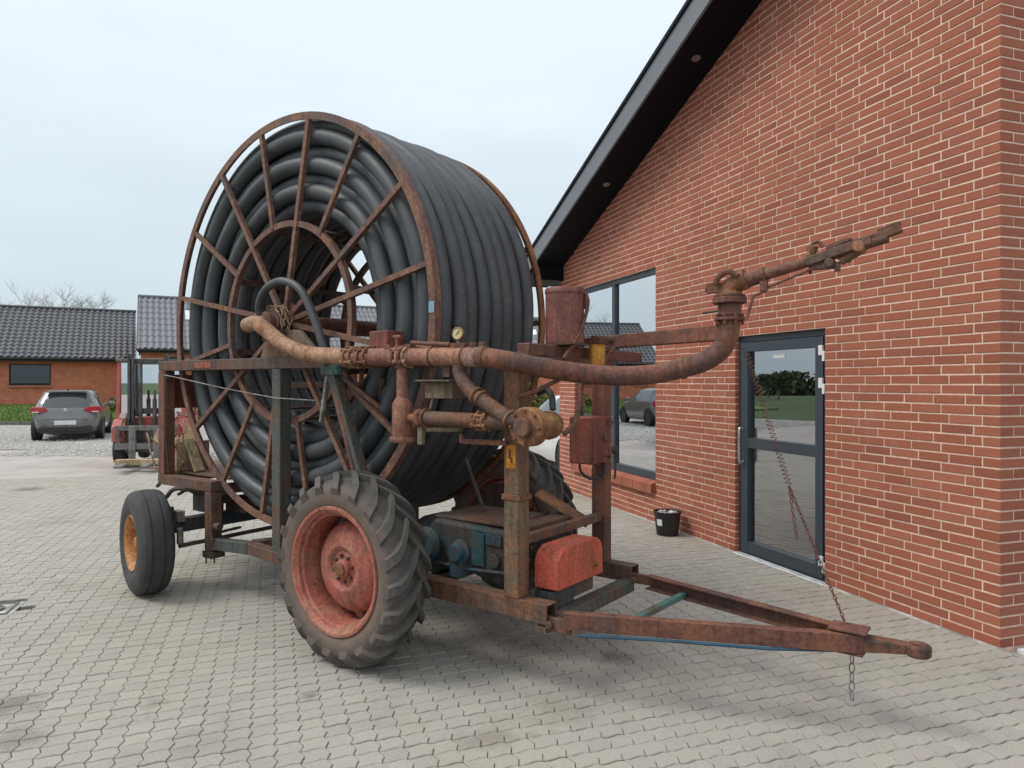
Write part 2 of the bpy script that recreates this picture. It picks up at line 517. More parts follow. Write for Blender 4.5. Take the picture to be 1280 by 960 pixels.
def empty(name, loc=(0, 0, 0), rz=0.0, label=None, cat=None, group=None):
    o = bpy.data.objects.new(name, None)
    COL.objects.link(o)
    o.location = loc
    o.rotation_euler = (0, 0, rz)
    o.empty_display_size = 0.2
    return tag(o, label, cat, group)

def spline(pts, k=8):
    """Catmull-Rom through points"""
    P = [Vector(p) for p in pts]
    P = [P[0] * 2 - P[1]] + P + [P[-1] * 2 - P[-2]]
    out = []
    for i in range(1, len(P) - 2):
        a, b, c, d = P[i - 1], P[i], P[i + 1], P[i + 2]
        for j in range(k):
            t = j / k
            out.append(0.5 * ((2 * b) + (c - a) * t + (2 * a - 5 * b + 4 * c - d) * t * t + (3 * b - a - 3 * c + d) * t ** 3))
    out.append(P[-2])
    return out

def stuff_mesh(name, vs, fs, rnd, mat, parent=None, smooth=False):
    me = bpy.data.meshes.new(name)
    me.from_pydata(vs, [], fs)
    if rnd:
        at = me.attributes.new('rnd', 'FLOAT', 'FACE')
        at.data.foreach_set('value', rnd)
    if smooth:
        me.shade_smooth()
    me.materials.append(mat)
    o = bpy.data.objects.new(name, me)
    COL.objects.link(o)
    o.parent = parent
    tag(o, kind='stuff')
    return o

def in_view(p, margin=0.0):
    if p[1] < 0.3:
        return False
    u = 640 + 890 * p[0] / p[1]; w = 478 - 890 * (p[2] - 1.68) / p[1]
    return -margin <= u <= 1280 + margin and -margin <= w <= 960 + margin

# wall frame: x along the gable away from the near corner, y out of the wall, z up
C0 = Vector((3.076, 4.484, 0)); WANG = math.atan2(0.948, -0.318)
WM = Matrix.Translation(C0) @ Matrix.Rotation(WANG, 4, 'Z')
def wallw(t, off, z):
    return WM @ Vector((t, off, z))

# ------------------------------------------------------------------ ground
def sheet(name, poly, z, mat, zfn=None):
    me = bpy.data.meshes.new(name)
    me.from_pydata([(x, y, zfn(x, y) if zfn else z) for x, y in poly], [], [tuple(range(len(poly)))])
    me.materials.append(mat)
    o = bpy.data.objects.new(name, me)
    COL.objects.link(o)
    return tag(o, kind='structure')

sheet('ground', [(-1500, -1500), (1500, -1500), (1500, 1500), (-1500, 1500)], -0.05, FIELD)
sheet('asphalt_yard', [(-21, -80), (70, -80), (70, 45), (-21, 45)], -0.024, ASPH)
gravel = sheet('gravel_strip', [(-20.5, 18.6), (-9, 17.6), (6, 17.0), (9, 28.4), (-20.5, 28.4)], -0.012, GRAVB)
# loose stones on the gravel strip
vs, fs, rn = [], [], []
for i in range(9000):
    x = random.uniform(-20, -2); y = 17.9 + (random.random() ** 1.3) * 10.3
    if i > 7600:
        x = random.uniform(-12, -7); y = random.uniform(16.4, 18.2)
    r = random.uniform(0.018, 0.05); a = random.random() * 6.28
    o = len(vs)
    for k in range(4):
        vs.append((x + r * cos(a + k * 1.57) * random.uniform(0.7, 1.2), y + r * sin(a + k * 1.57) * random.uniform(0.7, 1.2), -0.01))
    vs.append((x + random.uniform(-.3, .3) * r, y, -0.01 + r * random.uniform(0.5, 0.9)))
    for k in range(4):
        fs.append((o + k, o + (k + 1) % 4, o + 4))
    rn += [random.random()] * 4
tag(stuff_mesh('loose_gravel', vs, fs, rn, GRAVM), 'pale loose gravel stones strewn under the parked grey car', 'gravel')

def lawn_z(x, y):
    return 0.06 + max(0, min(1, (y - 28.4) / 8.5)) * 0.46
me = bpy.data.meshes.new('lawn')
lv, lf = [], []
NX, NY = 40, 16
for j in range(NY + 1):
    for i in range(NX + 1):
        x = -32 + 52 * i / NX; y = 28.4 + 30 * j / NY
        lv.append((x, y, lawn_z(x, y)))
for j in range(NY):
    for i in range(NX):
        a = j * (NX + 1) + i
        lf.append((a, a + 1, a + NX + 2, a + NX + 1))
k0 = len(lv)
lv += [(-32, 28.4, -0.045), (20, 28.4, -0.045)]
lf.append((k0, k0 + 1, NX, 0))
me.from_pydata(lv, [], lf); me.materials.append(LAWN)
lawn = bpy.data.objects.new('lawn', me); COL.objects.link(lawn); tag(lawn, kind='structure')
vs, fs, rn = [], [], []
for i in range(16000):
    x = random.uniform(-29, -13); y = 28.45 + 8.3 * random.random() ** 1.2
    z = lawn_z(x, y); h = random.uniform(0.05, 0.12); a = random.random() * 6.28; w = random.uniform(0.012, 0.03)
    o = len(vs)
    vs += [(x - w * cos(a), y - w * sin(a), z), (x + w * cos(a), y + w * sin(a), z), (x + random.uniform(-.04, .04), y + random.uniform(-.04, .04), z + h)]
    fs.append((o, o + 1, o + 2)); rn.append(random.random())
tag(stuff_mesh('grass', vs, fs, rn, BLADE), 'short green lawn grass in front of the low brick house', 'grass')
# stone kerb along the lawn
kb = empty('lawn_kerb', (0, 28.3, 0), 0, 'low dark grey kerb stones between gravel and lawn', 'kerb')
kb['kind'] = 'structure'
kmesh = MB().box((0, 0, 0.04), (0.98, 0.12, 0.17)).mesh('kerb_stone', plain('dark_kerb', (0.16, 0.155, 0.15), 0.9, var=0.25))
for i in range(30):
    inst('kerb_stone', kmesh, kb, (-26 + i * 1.0, random.uniform(-.01, .01), random.uniform(-.01, .01)))

# paving: stack of wavy interlocking concrete pavers laid square to the gable wall
pave = empty('pavement')
bed = MB()
bm_poly = [(-3.2, -1.3), (11.2, -1.3), (11.2, 11.0), (-3.2, 11.0)]
bed.add([wallw(a, b, -0.016) for a, b in [(-3.2, -1.4), (-0.15, -1.4), (-0.15, -0.02), (11.2, -0.02), (11.2, 11.0), (-3.2, 11.0)]], [(0, 1, 2, 3, 4, 5)])
bpy.data.objects.remove(pave)
pave = bed.build('pavement', SAND, smooth=False)
tag(pave, kind='structure')
PW, PH = 0.1135, 0.106
def wave_col(f):      # sideways offset of the long joints, f = fraction along a stone
    f = f % 1.0
    return 0.0095 * (4 * abs(f - 0.5) - 1)
def wave_row(f):
    return 0.0062 * sin(2 * pi * f)
def paver_outline():
    """(t, off) outline of one stone about its cell origin; neighbouring outlines interlock"""
    pts = []
    n = 4
    for i in range(n):      # along t at off=0 side
        f = i / n
        pts.append((f * PH + wave_row(0) * 0, wave_col(f)))
    for i in range(n):
        f = i / n
        pts.append((PH + wave_row(f), PW * f + wave_col(1.0) * (1 - f) + wave_col(1.0) * f))
    for i in range(n):
        f = 1 - i / n
        pts.append((f * PH, PW + wave_col(f)))
    for i in range(n):
        f = 1 - i / n
        pts.append((wave_row(f), PW * f + wave_col(0.0)))
    return pts
OUT = paver_outline()
cx_ = sum(a for a, b in OUT) / len(OUT); cy_ = sum(b for a, b in OUT) / len(OUT)
OUT = [(a - cx_, b - cy_) for a, b in OUT]
def inset(pts, d):
    n = len(pts); out = []
    for i in range(n):
        p0 = Vector(pts[i - 1]); p1 = Vector(pts[i]); p2 = Vector(pts[(i + 1) % n])
        e1 = (p1 - p0).normalized(); e2 = (p2 - p1).normalized()
        n1 = Vector((-e1.y, e1.x)); n2 = Vector((-e2.y, e2.x))
        b = (n1 + n2); b = b.normalized() if b.length > 1e-6 else n1
        out.append(p1 + b * d / max(0.5, b.dot(n1)))
    return out
area = sum(OUT[i - 1][0] * OUT[i][1] - OUT[i][0] * OUT[i - 1][1] for i in range(len(OUT)))
sg = 1 if area > 0 else -1
LOW = [(a * 0.960, b) for a, b in inset(OUT, 0.0013 * sg)]; TOP = [(a * 0.950, b) for a, b in inset(OUT, 0.0045 * sg)]
NP = len(OUT)
PV = [(a, b, -0.018) for a, b in LOW] + [(a, b, -0.0045) for a, b in LOW] + [(a, b, 0.0) for a, b in TOP]
PF = [tuple(range(2 * NP, 3 * NP)) if sg > 0 else tuple(range(3 * NP - 1, 2 * NP - 1, -1))]
for k in (0, 1):
    for i in range(NP):
        j = (i + 1) % NP
        q = (k * NP + i, k * NP + j, k * NP + NP + j, k * NP + NP + i)
        PF.append(q if sg > 0 else q[::-1])
pme = bpy.data.meshes.new('paver'); pme.from_pydata(PV, [], PF); pme.materials.append(PAVER)
cells = []
DR_T, DR_O = None, None
for ci in range(-12, 96):
    for rj in range(-29, 106):
        t = (rj + 0.5) * PH; off = (ci + 0.5) * PW + 0.022
        if off < 0.06 and t > -0.2:
            continue
        if off > 8.2 and t < 4.2 and off > 8.2 + t * 0.6:
            continue
        w = wallw(t, off, 0)
        if not in_view(w, 140):
            continue
        # leave room for the drain cover
        if (w - Vector((-3.85, 5.25, 0))).length < 0.23:
            continue
        cells.append((w.length, t, off, w))
cells.sort(key=lambda c: (not in_view(c[3], -15), c[0]))
rp = random.Random(3)
sv, sf, sr = [], [], []
for idx, (d, t, off, w) in enumerate(cells):
    tx, ty = rp.gauss(0, 0.011), rp.gauss(0, 0.011)
    dz = rp.uniform(-0.0032, 0.0014)
    if idx < 300:
        o = inst('paver', pme, pave, w + Vector((0, 0, dz)), (tx, ty, WANG + rp.gauss(0, 0.006)))
    else:
        R = Matrix.Rotation(WANG + rp.gauss(0, 0.006), 3, 'Z') @ Matrix.Rotation(tx, 3, 'X') @ Matrix.Rotation(ty, 3, 'Y')
        b = len(sv)
        sv += [R @ Vector(p_) + w + Vector((0, 0, dz)) for p_ in PV]
        sf += [tuple(i + b for i in f) for f in PF]
        sr += [rp.random()] * len(PF)
stuff_mesh('paver_field', sv, sf, sr, PAVER, pave)

# drain cover set in the paving at the left
dr = empty('drain_cover', (-3.85, 5.25, 0), WANG, 'square grey drain cover set in pale concrete in the paving', 'drain cover')
mb = MB(); mb.box((0, 0, -0.006), (0.36, 0.36, 0.012)); mb.build('concrete_surround', FILLET, dr, 0.004)
mb = MB(); mb.lathe([(0.09, 0.0), (0.09, 0.006), (0.075, 0.006), (0.075, 0.003), (0.05, 0.003), (0.05, 0.007), (0.03, 0.007), (0.03, 0.002), (0.001, 0.002)], (0, 0, 0.006), (0, 0, 1), 28); mb.build('round_grate', CAST, dr)
mb = MB()
for a, b, c, d in ((0, -.14, .30, .018), (0, .14, .30, .018), (-.14, 0, .018, .262), (.14, 0, .018, .262)):
    mb.box((a, b, 0.003), (c, d, 0.008))
mb.build('iron_frame', CAST, dr)

# ------------------------------------------------------------------ brick gable building on the right
bld = empty('brick_building', C0, WANG, 'red brick gable building with dark roof overhang, glass door and tall window', 'building')
SL, T_E, Z_E = 0.362, 7.163, 3.49
def zl(t):
    return Z_E + SL * (T_E - t)
TW = 7.272                    # wall length
DT0, DT1, DZ1 = 1.5, 2.712, 2.133
WT0, WT1, WZ0, WZ1 = 4.26, 6.672, 0.467, 3.067
# mortar body of the gable with real openings
mb = MB()
def wallblk(t0, t1, z0, z1a, z1b=None, th=0.3, y1=0.0):
    z1b = z1a if z1b is None else z1b
    vs = [(t0, y1 - th, z0), (t1, y1 - th, z0), (t1, y1 - th, z1b), (t0, y1 - th, z1a), (t0, y1, z0), (t1, y1, z0), (t1, y1, z1b), (t0, y1, z1a)]
    mb.add(vs, [(0, 3, 2, 1), (4, 5, 6, 7), (0, 1, 5, 4), (1, 2, 6, 5), (2, 3, 7, 6), (3, 0, 4, 7)])
E_ = 0.05
wallblk(0.0, DT0, -0.1, zl(0) + E_, zl(DT0) + E_)
wallblk(DT0, DT1, DZ1, zl(DT0) + E_, zl(DT1) + E_)
wallblk(DT1, WT0, -0.1, zl(DT1) + E_, zl(WT0) + E_)
wallblk(WT0, WT1, -0.1, WZ0)
wallblk(WT0, WT1, WZ1, zl(WT0) + E_, zl(WT1) + E_)
wallblk(WT1, TW, -0.1, zl(WT1) + E_, zl(TW) + E_)
# returning wall round the near corner, and the far long side
def side(t, y0, y1, z1, th=0.3, s=1):
    mb.box(((t + s * th / 2), (y0 + y1) / 2, z1 / 2 - 0.05), (th, abs(y1 - y0), z1 + 0.1))
side(0.0, -0.302, -5.0, zl(0) + E_)
side(TW - 0.3, -0.302, -7.0, 3.6)
wall = mb.build('wall', MORTAR, bld, smooth=False)

# bricks -------------------------------------------------------------
CH = 1 / 15.0
def row_joints(r, t0, t1):
    k = r % 4
    if k % 2 == 0:
        js = [0.18 + 0.24 * i for i in range(-1, 40)]
    elif k == 1:
        js = [0.12 + 0.24 * i for i in range(-1, 40)]
    else:
        js = [0.12] + [0.24 * i for i in range(1, 40)]
    js = [j for j in js if t0 + 0.012 < j < t1 - 0.012]
    if js and js[0] - t0 < 0.09:
        js[0] = t0 + 0.174
        if len(js) > 1 and js[1] - js[0] < 0.09:
            js.pop(0); js.insert(0, (t0 + js[0]) / 2)
    if js and t1 - js[-1] < 0.09:
        js[-1] = t1 - 0.18
        if len(js) > 1 and js[-1] - js[-2] < 0.09:
            js.pop(-1); js.append((t1 + js[-1]) / 2)
    return [t0 - 0.006] + js + [t1 + 0.006]
bricks = []
for r in range(0, 92):
    z0 = r * CH; z1 = z0 + CH
    spans = [(0.0, TW)]
    if z1 <= DZ1 + 0.01:
        spans = [(0.0, DT0), (DT1, TW)]
    if z0 >= WZ0 - 0.01 and z1 <= WZ1 + 0.01:
        spans = [x for a, b in spans for x in ([(a, WT0), (WT1, b)] if a < WT0 < b else [(a, b)])]
    for a, b in spans:
        js = row_joints(r, a, b)
        for i in range(len(js) - 1):
            x0, x1 = js[i] + 0.0056, js[i + 1] - 0.0056
            tc = (x0 + x1) / 2
            if z1 > zl(tc) + 0.10:
                continue
            bricks.append((tc, (z0 + z1) / 2, x1 - x0))
BH, BP = CH - 0.0116, 0.0040
_bm = {}
def brick_verts(w, h=BH, p_=BP, c=0.002):
    o = [(-w / 2, -h / 2), (w / 2, -h / 2), (w / 2, h / 2), (-w / 2, h / 2)]
    i_ = [(-w / 2 + c, -h / 2 + c), (w / 2 - c, -h / 2 + c), (w / 2 - c, h / 2 - c), (-w / 2 + c, h / 2 - c)]
    vs = [(a, -0.02, b) for a, b in o] + [(a, p_ - c, b) for a, b in o] + [(a, p_, b) for a, b in i_]
    fs = [(8, 11, 10, 9)]
    for k in (0, 4):
        for i in range(4):
            j = (i + 1) % 4
            fs.append((k + i, k + 4 + i, k + 4 + j, k + j))
    return vs, fs
def brick_mesh(w):
    k = round(w, 3)
    if k not in _bm:
        vs, fs = brick_verts(k)
        me = bpy.data.meshes.new('brick'); me.from_pydata(vs, [], fs); me.materials.append(BRICK)
        _bm[k] = me
    return _bm[k]
bricks = [(wallw(t, 0, z).length - (0 if in_view(wallw(t, 0, z), -4) else -100), t, z, w) for t, z, w in bricks]
bricks.sort()
rb = random.Random(5)
sv, sf, sr = [], [], []
for i, (d, t, z, w) in enumerate(bricks):
    dy = rb.uniform(-0.0018, 0.0018); tz = rb.gauss(0, 0.004); ry = rb.gauss(0, 0.003)
    if i < 300:
        inst('brick', brick_mesh(w), wall, (t, dy, z), (0, ry, tz))
    else:
        vs, fs = brick_verts(w); b = len(sv)
        sv += [(t + x, y + dy + x * tz, zz + z - x * ry) for x, y, zz in vs]
        sf += [tuple(k + b for k in f) for f in fs]; sr += [rb.random()] * len(fs)
# returning wall (faces -x of the building frame)
for r in range(0, 90):
    z = (r + 0.5) * CH
    y = 0.0
    first = (0.108, 0.228, 0.168, 0.228)[r % 4]
    lens = [first] + [0.228] * 20
    pos = 0.0
    for w in lens:
        c = pos + w / 2
        if c > 4.9: break
        vs, fs = brick_verts(w); b = len(sv); dy = rb.uniform(-0.0018, 0.0018)
        sv += [(-(yy + dy), -(c + x), zz + z) for x, yy, zz in vs]
        sf += [tuple(k + b for k in f) for f in fs]; sr += [rb.random()] * len(fs)
        pos += w + 0.012
# brick returns inside the door and window openings
for T_, za, zb in ((DT1, 0.0, DZ1), (WT1, WZ0, WZ1)):
    for r in range(int(round(za / CH)), int(round(zb / CH))):
        z = (r + 0.5) * CH; w = 0.062
        vs, fs = brick_verts(w); b = len(sv)
        sv += [(T_ - yy, -(0.0345 + x), zz + z) for x, yy, zz in vs]
        sf += [tuple(k + b for k in f) for f in fs]; sr += [rb.random()] * len(fs)
stuff_mesh('brick_field', sv, sf, sr, BRICK, wall)
# pale slab strip along the returning wall, thin concrete fillet at the wall foot
mb = MB(); mb.box((-0.16, -2.25, -0.012), (0.26, 4.3, 0.03)); mb.build('plinth_slab', SLABM, bld, 0.004)
mb = MB()
mb.add([(-0.02, 0.0, 0.012), (TW, 0.0, 0.010), (TW, 0.03, -0.014), (-0.02, 0.03, -0.014)], [(0, 1, 2, 3)])
mb.build('foot_fillet', FILLET, bld, smooth=False)

# roof ---------------------------------------------------------------
RO = 0.52
T_LOW, T_HI = 7.80, -0.9
def slope_box(mb, t0, t1, y0, y1, dz0, dz1):
    vs = []
    for y in (y0, y1):
        vs += [(t0, y, zl(t0) + dz0), (t1, y, zl(t1) + dz0), (t1, y, zl(t1) + dz1), (t0, y, zl(t0) + dz1)]
    mb.add(vs, [(0, 1, 2, 3), (7, 6, 5, 4), (0, 4, 5, 1), (1, 5, 6, 2), (2, 6, 7, 3), (3, 7, 4, 0)])
mb = MB(); slope_box(mb, T_LOW, T_HI, RO - 0.03, -7.2, 0.19, 0.27); roof = mb.build('roof', plain('dark_roof_sheet', (0.035, 0.036, 0.04), 0.6), bld, smooth=False)
mb = MB(); slope_box(mb, T_LOW, T_HI, RO - 0.03, 0.008, 0.0, 0.045); mb.build('soffit', SOFFIT, roof, smooth=False)
mb = MB(); slope_box(mb, T_LOW + 0.01, T_HI, RO, RO - 0.028, -0.012, 0.245); mb.build('fascia_board', FASCIA, roof, smooth=False)
mb = MB(); slope_box(mb, T_LOW + 0.03, T_HI, RO + 0.022, RO - 0.06, 0.247, 0.295); mb.build('roof_edge_trim', SOFFIT, roof, smooth=False)
# boxed eave end
mb = MB()
mb.prism([(7.10, 3.28), (7.80, 3.28), (7.80, zl(7.80) + 0.18), (7.10, zl(7.10) - 0.004)], RO - 0.035, -6.9, lambda a, b, h: (a, h, b))
mb.build('eave_box', SOFFIT, roof, smooth=False)
for t in (3.02, 5.08):
    z = zl(t)
    nrm = Vector((-SL, 0, -1)).normalized()
    c = Vector((t, 0.25, z))
    mb = MB(); mb.lathe([(0.045, 0), (0.045, 0.006), (0.033, 0.009), (0.03, 0.004), (0.001, 0.004)], c, nrm, 20)
    mb.build('soffit_spotlight', plain('spot_ring', (0.30, 0.29, 0.27), 0.4, metal=0.5), roof)

# door ---------------------------------------------------------------
DY = -0.075
mb = MB()
for (a, b, c, d) in ((DT0, DT0 + 0.055, 0.0, DZ1), (DT1 - 0.055, DT1, 0.0, DZ1)):
    mb.box(((a + b) / 2, DY - 0.01, (c + d) / 2), (b - a, 0.09, d - c))
mb.box(((DT0 + DT1) / 2, DY - 0.012, DZ1 - 0.03), (DT1 - DT0 - 0.11, 0.086, 0.06))
mb.box(((DT0 + DT1) / 2, DY - 0.012, 0.012), (DT1 - DT0 - 0.11, 0.086, 0.026))
door = mb.build('door', ANTHR, bld, 0.003)
la, lb, lz0, lz1 = DT0 + 0.06, DT1 - 0.06, 0.03, DZ1 - 0.065
ga, gb = la + 0.09, lb - 0.09
mb = MB()
ly = DY + 0.012
mb.box(((la + ga) / 2, ly, (lz0 + lz1) / 2), (ga - la, 0.07, lz1 - lz0))
mb.box(((gb + lb) / 2, ly, (lz0 + lz1) / 2), (lb - gb, 0.07, lz1 - lz0))
mb.box(((ga + gb) / 2, ly - 0.001, lz1 - 0.045), (gb - ga, 0.068, 0.09))
mb.box(((ga + gb) / 2, ly - 0.001, 1.092), (gb - ga, 0.068, 0.10))
mb.box(((ga + gb) / 2, ly - 0.001, (lz0 + 0.135) / 2), (gb - ga, 0.068, 0.135 - lz0))
mb.build('leaf_frame', ANTHR, door, 0.003)
for z0, z1 in ((0.135, 1.042), (1.142, lz1 - 0.09)):
    mb = MB(); mb.box(((ga + gb) / 2, ly - 0.012, (z0 + z1) / 2), (gb - ga + 0.01, 0.006, z1 - z0 + 0.01)); mb.build('pane', PANE, door, smooth=False)
hx = lb - 0.035
mb = MB(); mb.tube(spline([(hx, ly + 0.035, 1.22), (hx, ly + 0.075, 1.235), (hx, ly + 0.09, 1.20), (hx, ly + 0.09, 1.06), (hx, ly + 0.09, 0.93), (hx, ly + 0.075, 0.895), (hx, ly + 0.035, 0.91)], 5), 0.012, 10)
mb.build('handle', STEELH, door)
for z in (1.93, 1.655, 0.16):
    mb = MB(); mb.box((DT0 + 0.07, ly + 0.045, z + 0.02), (0.045, 0.02, 0.085)); mb.box((DT0 + 0.032, ly + 0.046, z - 0.03), (0.03, 0.024, 0.085)); mb.build('hinge', WHITEP, door, 0.003)
mb = MB(); mb.box(((ga + gb) / 2 + 0.05, ly - 0.007, 1.925), (0.16, 0.003, 0.035)); mb.build('sticker', WHITEP, door, smooth=False)
mb = MB(); mb.box(((DT0 + DT1) / 2, -0.1, -0.005), (DT1 - DT0, 0.26, 0.016)); mb.build('threshold', SLABM, door, 0.003)

# window -------------------------------------------------------------
WY = -0.08
mb = MB()
fw = 0.065
mb.box(((WT0 + WT1) / 2, WY, WZ0 + fw / 2 + 0.03), (WT1 - WT0, 0.08, fw + 0.06))
mb.box(((WT0 + WT1) / 2, WY, WZ1 - fw / 2), (WT1 - WT0, 0.08, fw))
zc, hz = (WZ0 + WZ1) / 2 + 0.03, WZ1 - WZ0 - 2 * fw - 0.06
for t, w in ((WT0 + 0.02, 0.04), (WT1 - fw / 2, fw), ((WT0 + WT1) / 2, 0.085)):
    mb.box((t, WY - 0.001, zc), (w, 0.078, hz))
win = mb.build('window', ANTHR, bld, 0.003)
mid = (WT0 + WT1) / 2
for a, b in ((WT0 + 0.04, mid - 0.0425), (mid + 0.0425, WT1 - fw)):
    mb = MB(); mb.box(((a + b) / 2, WY, zc), (b - a + 0.01, 0.006, hz + 0.01)); mb.build('pane', PANEW, win, smooth=False)
# brick-on-edge sill
vs_b = MB()
n = 36; pw = (WT1 - WT0) / n
sill_me = MB()
prof = [(-0.04, WZ0 + 0.028), (0.065, WZ0 - 0.005), (0.065, WZ0 - 0.115), (-0.04, WZ0 - 0.115)]
sill_me.prism(prof, 0.002, pw - 0.004, lambda a, b, h: (h, a, b - WZ0))
sm = sill_me.mesh('sill_brick', BRICK, smooth=False)
for i in range(n):
    inst('sill_brick', sm, win, (WT0 + i * pw, random.uniform(-.002, .002), WZ0))

# interior seen through the glass
mb = MB()
mb.box((TW / 2, -2.6, -0.012), (TW - 0.6, 4.5, 0.02)); mb.build('room_floor', DGREYF, bld, smooth=False)
mb = MB()
mb.box((TW / 2, -4.7, 1.7), (TW - 0.6, 0.1, 3.4)); mb.box((3.55, -2.5, 1.55), (0.1, 4.3, 3.1))
mb.box((TW / 2, -2.5, 3.45), (TW - 0.6, 4.4, 0.1))
mb.build('room_walls', WHITEW, bld, smooth=False)
mb = MB(); mb.box((2.53, -0.62, 1.02), (0.10, 0.10, 2.04)); mb.build('door_post', WHITEP, bld, 0.004)
for (t, y, s_) in ((4.75, -0.55, 1.0), (5.35, -0.6, 0.8)):
    pt = empty('potted_plant', wallw(t, y, 0), WANG, 'leafy green potted plant on %s stand inside the tall window' % ('the taller pale' if s_ == 1.0 else 'the shorter pale'), 'plant')
    mb = MB(); mb.lathe([(0.001, 0), (0.07, 0), (0.05, 0.25), (0.045, 0.75 * s_), (0.10, 0.80 * s_), (0.001, 0.80 * s_)], (0, 0, 0), (0, 0, 1), 20); mb.build('stand', WHITEP, pt)
    mb = MB(); mb.lathe([(0.001, 0.80 * s_), (0.09, 0.80 * s_), (0.13, 1.0 * s_), (0.11, 1.0 * s_), (0.09, 0.97 * s_), (0.001, 0.97 * s_)], (0, 0, 0.002), (0, 0, 1), 20); mb.build('pot', DARKST, pt)
    vs, fs, rn = [], [], []
    for i in range(150):
        a = random.random() * 6.28; r = random.uniform(0.02, 0.28); h = 1.0 * s_ + random.uniform(0, 0.28) - r * 0.25
        c = Vector((r * cos(a), r * sin(a), h)); d = Vector((cos(a), sin(a), random.uniform(-.5, .4))).normalized() * 0.05; w = d.cross(Vector((0, 0, 1))).normalized() * 0.022
        b = len(vs); vs += [c - d, c + w, c + d, c - w]; fs.append((b, b + 1, b + 2, b + 3)); rn.append(random.random())
    stuff_mesh('leaves', vs, fs, rn, BLADE, pt)

# black bucket by the wall
bk = empty('flower_bucket', (1.715, 7.86, 0), 0, 'black plastic bucket of pale stones against the brick wall', 'bucket')
mb = MB(); mb.lathe([(0.001, 0.002), (0.112, 0.002), (0.118, 0.01), (0.145, 0.235), (0.152, 0.237), (0.155, 0.262), (0.146, 0.264), (0.138, 0.235), (0.13, 0.215), (0.001, 0.215)], (0, 0, 0), (0, 0, 1), 40); mb.build('bucket', BLACKP, bk)
me = bpy.data.meshes.new('stone')
bmm = bmesh.new(); bmesh.ops.create_icosphere(bmm, subdivisions=1, radius=0.03)
for v_ in bmm.verts: v_.co *= random.uniform(0.8, 1.15)
bmm.to_mesh(me); bmm.free(); me.materials.append(STONEW)
for i in range(26):
    a = random.random() * 6.28; r = 0.115 * math.sqrt(random.random())
    inst('stone', me, bk, (r * cos(a), r * sin(a), 0.222 + random.uniform(0, .022)), (random.random() * 3, random.random() * 3, 0), (random.uniform(.6, 1.1),) * 3)
lab = MB()
for i in range(5):
    a0 = radians(205 + i * 7)
    for zz in (0.115, 0.185):
        r = 0.118 + (zz - 0.01) / 0.225 * 0.027 + 0.0015
        lab.v.append((r * cos(a0), r * sin(a0), zz))
for i in range(4):
    lab.f.append((i * 2, i * 2 + 2, i * 2 + 3, i * 2 + 1))
lab.build('label', WHITEP, bk)

# ------------------------------------------------------------------ the hose reel irrigator
# local frame: x forward along the drawbar, y across (camera side is negative), z up
MANG = radians(-36.7)
irr = empty('hose_reel_irrigator', (-1.3274, 5.7289, 0), MANG,
            'large rusty travelling irrigator with a huge drum of black hose on tractor wheels', 'irrigation machine')
def part(name, mb, mat, parent=None, bevel=0.0, label=None, smooth=True, angle=35):
    o = mb.build(name, mat, parent or irr, bevel, smooth, angle)
    if label: o['label'] = label
    return o
def bm1(name, p, q, w, h, mat=RUSTB, parent=None, bev=0.006, up=(0, 0, 1)):
    return part(name, MB().beam(p, q, w, h, up), mat, parent, bev)

# --- main frame, camera side (y about -0.6) and far side
YN, YF = -0.60, 0.74
bm1('top_beam', (-1.74, YN, 1.822), (2.0, YN, 1.822), 0.085, 0.085, RUSTB)
bm1('rear_post', (-1.68, YN, 0.88), (-1.68, YN, 1.778), 0.10, 0.10, RUST)
bm1('rear_step_beam', (-1.74, YN, 0.835), (-0.885, YN, 0.835), 0.098, 0.088, RUSTB)
bm1('step_post', (-0.935, YN, 0.31), (-0.935, YN, 0.788), 0.096, 0.098, RUSTB)
bm1('middle_post', (-0.015, YN - 0.004, 0.42), (-0.015, YN - 0.004, 1.778), 0.10, 0.10, GREEN)
bm1('lower_rail', (-0.884, YN, 0.372), (-0.40, YN, 0.405), 0.09, 0.09, GREEN)
bm1('lower_rail', (-0.395, YN + .003, 0.405), (0.35, YN - 0.07, 0.40), 0.086, 0.085, RUSTB)
bm1('lower_rail', (0.30, YN + 0.02, 0.40), (1.30, YN + 0.02, 0.44), 0.085, 0.09, RUSTB)
bm1('cross_beam', (-0.47, YN + .05, 0.405), (0.10, YF - .2, 0.42), 0.08, 0.08, GREEN)
bm1('top_beam', (-1.74, YF, 1.822), (2.0, YF, 1.822), 0.085, 0.085, RUST)
bm1('rear_post', (-1.68, YF, 0.88), (-1.68, YF, 1.778), 0.10, 0.10, RUST)
bm1('rear_step_beam', (-1.74, YF, 0.835), (-0.885, YF, 0.835), 0.098, 0.088, RUSTB)
bm1('step_post', (-0.935, YF, 0.31), (-0.935, YF, 0.788), 0.096, 0.098, RUSTB)
bm1('middle_post', (-0.015, YF, 0.42), (-0.015, YF, 1.778), 0.10, 0.10, DARKST)
bm1('lower_rail', (-0.884, YF, 0.38), (1.0, YF, 0.40), 0.09, 0.09, RUSTB)
bm1('rear_cross_beam', (-1.70, YN + .052, 0.835), (-1.70, YF - .052, 0.835), 0.09, 0.084, RUSTB)
bm1('rear_cross_beam', (-1.70, YN + .052, 1.822), (-1.70, YF - .052, 1.822), 0.08, 0.078, RUST)
bm1('rear_cross_beam', (-0.94, YN + .052, 0.80), (-0.94, YF - .052, 0.80), 0.085, 0.08, RUSTB)
part('rear_plate', MB().box((-1.735, -0.30, 1.60), (0.012, 0.46, 0.30)), REDB, bevel=0.003)
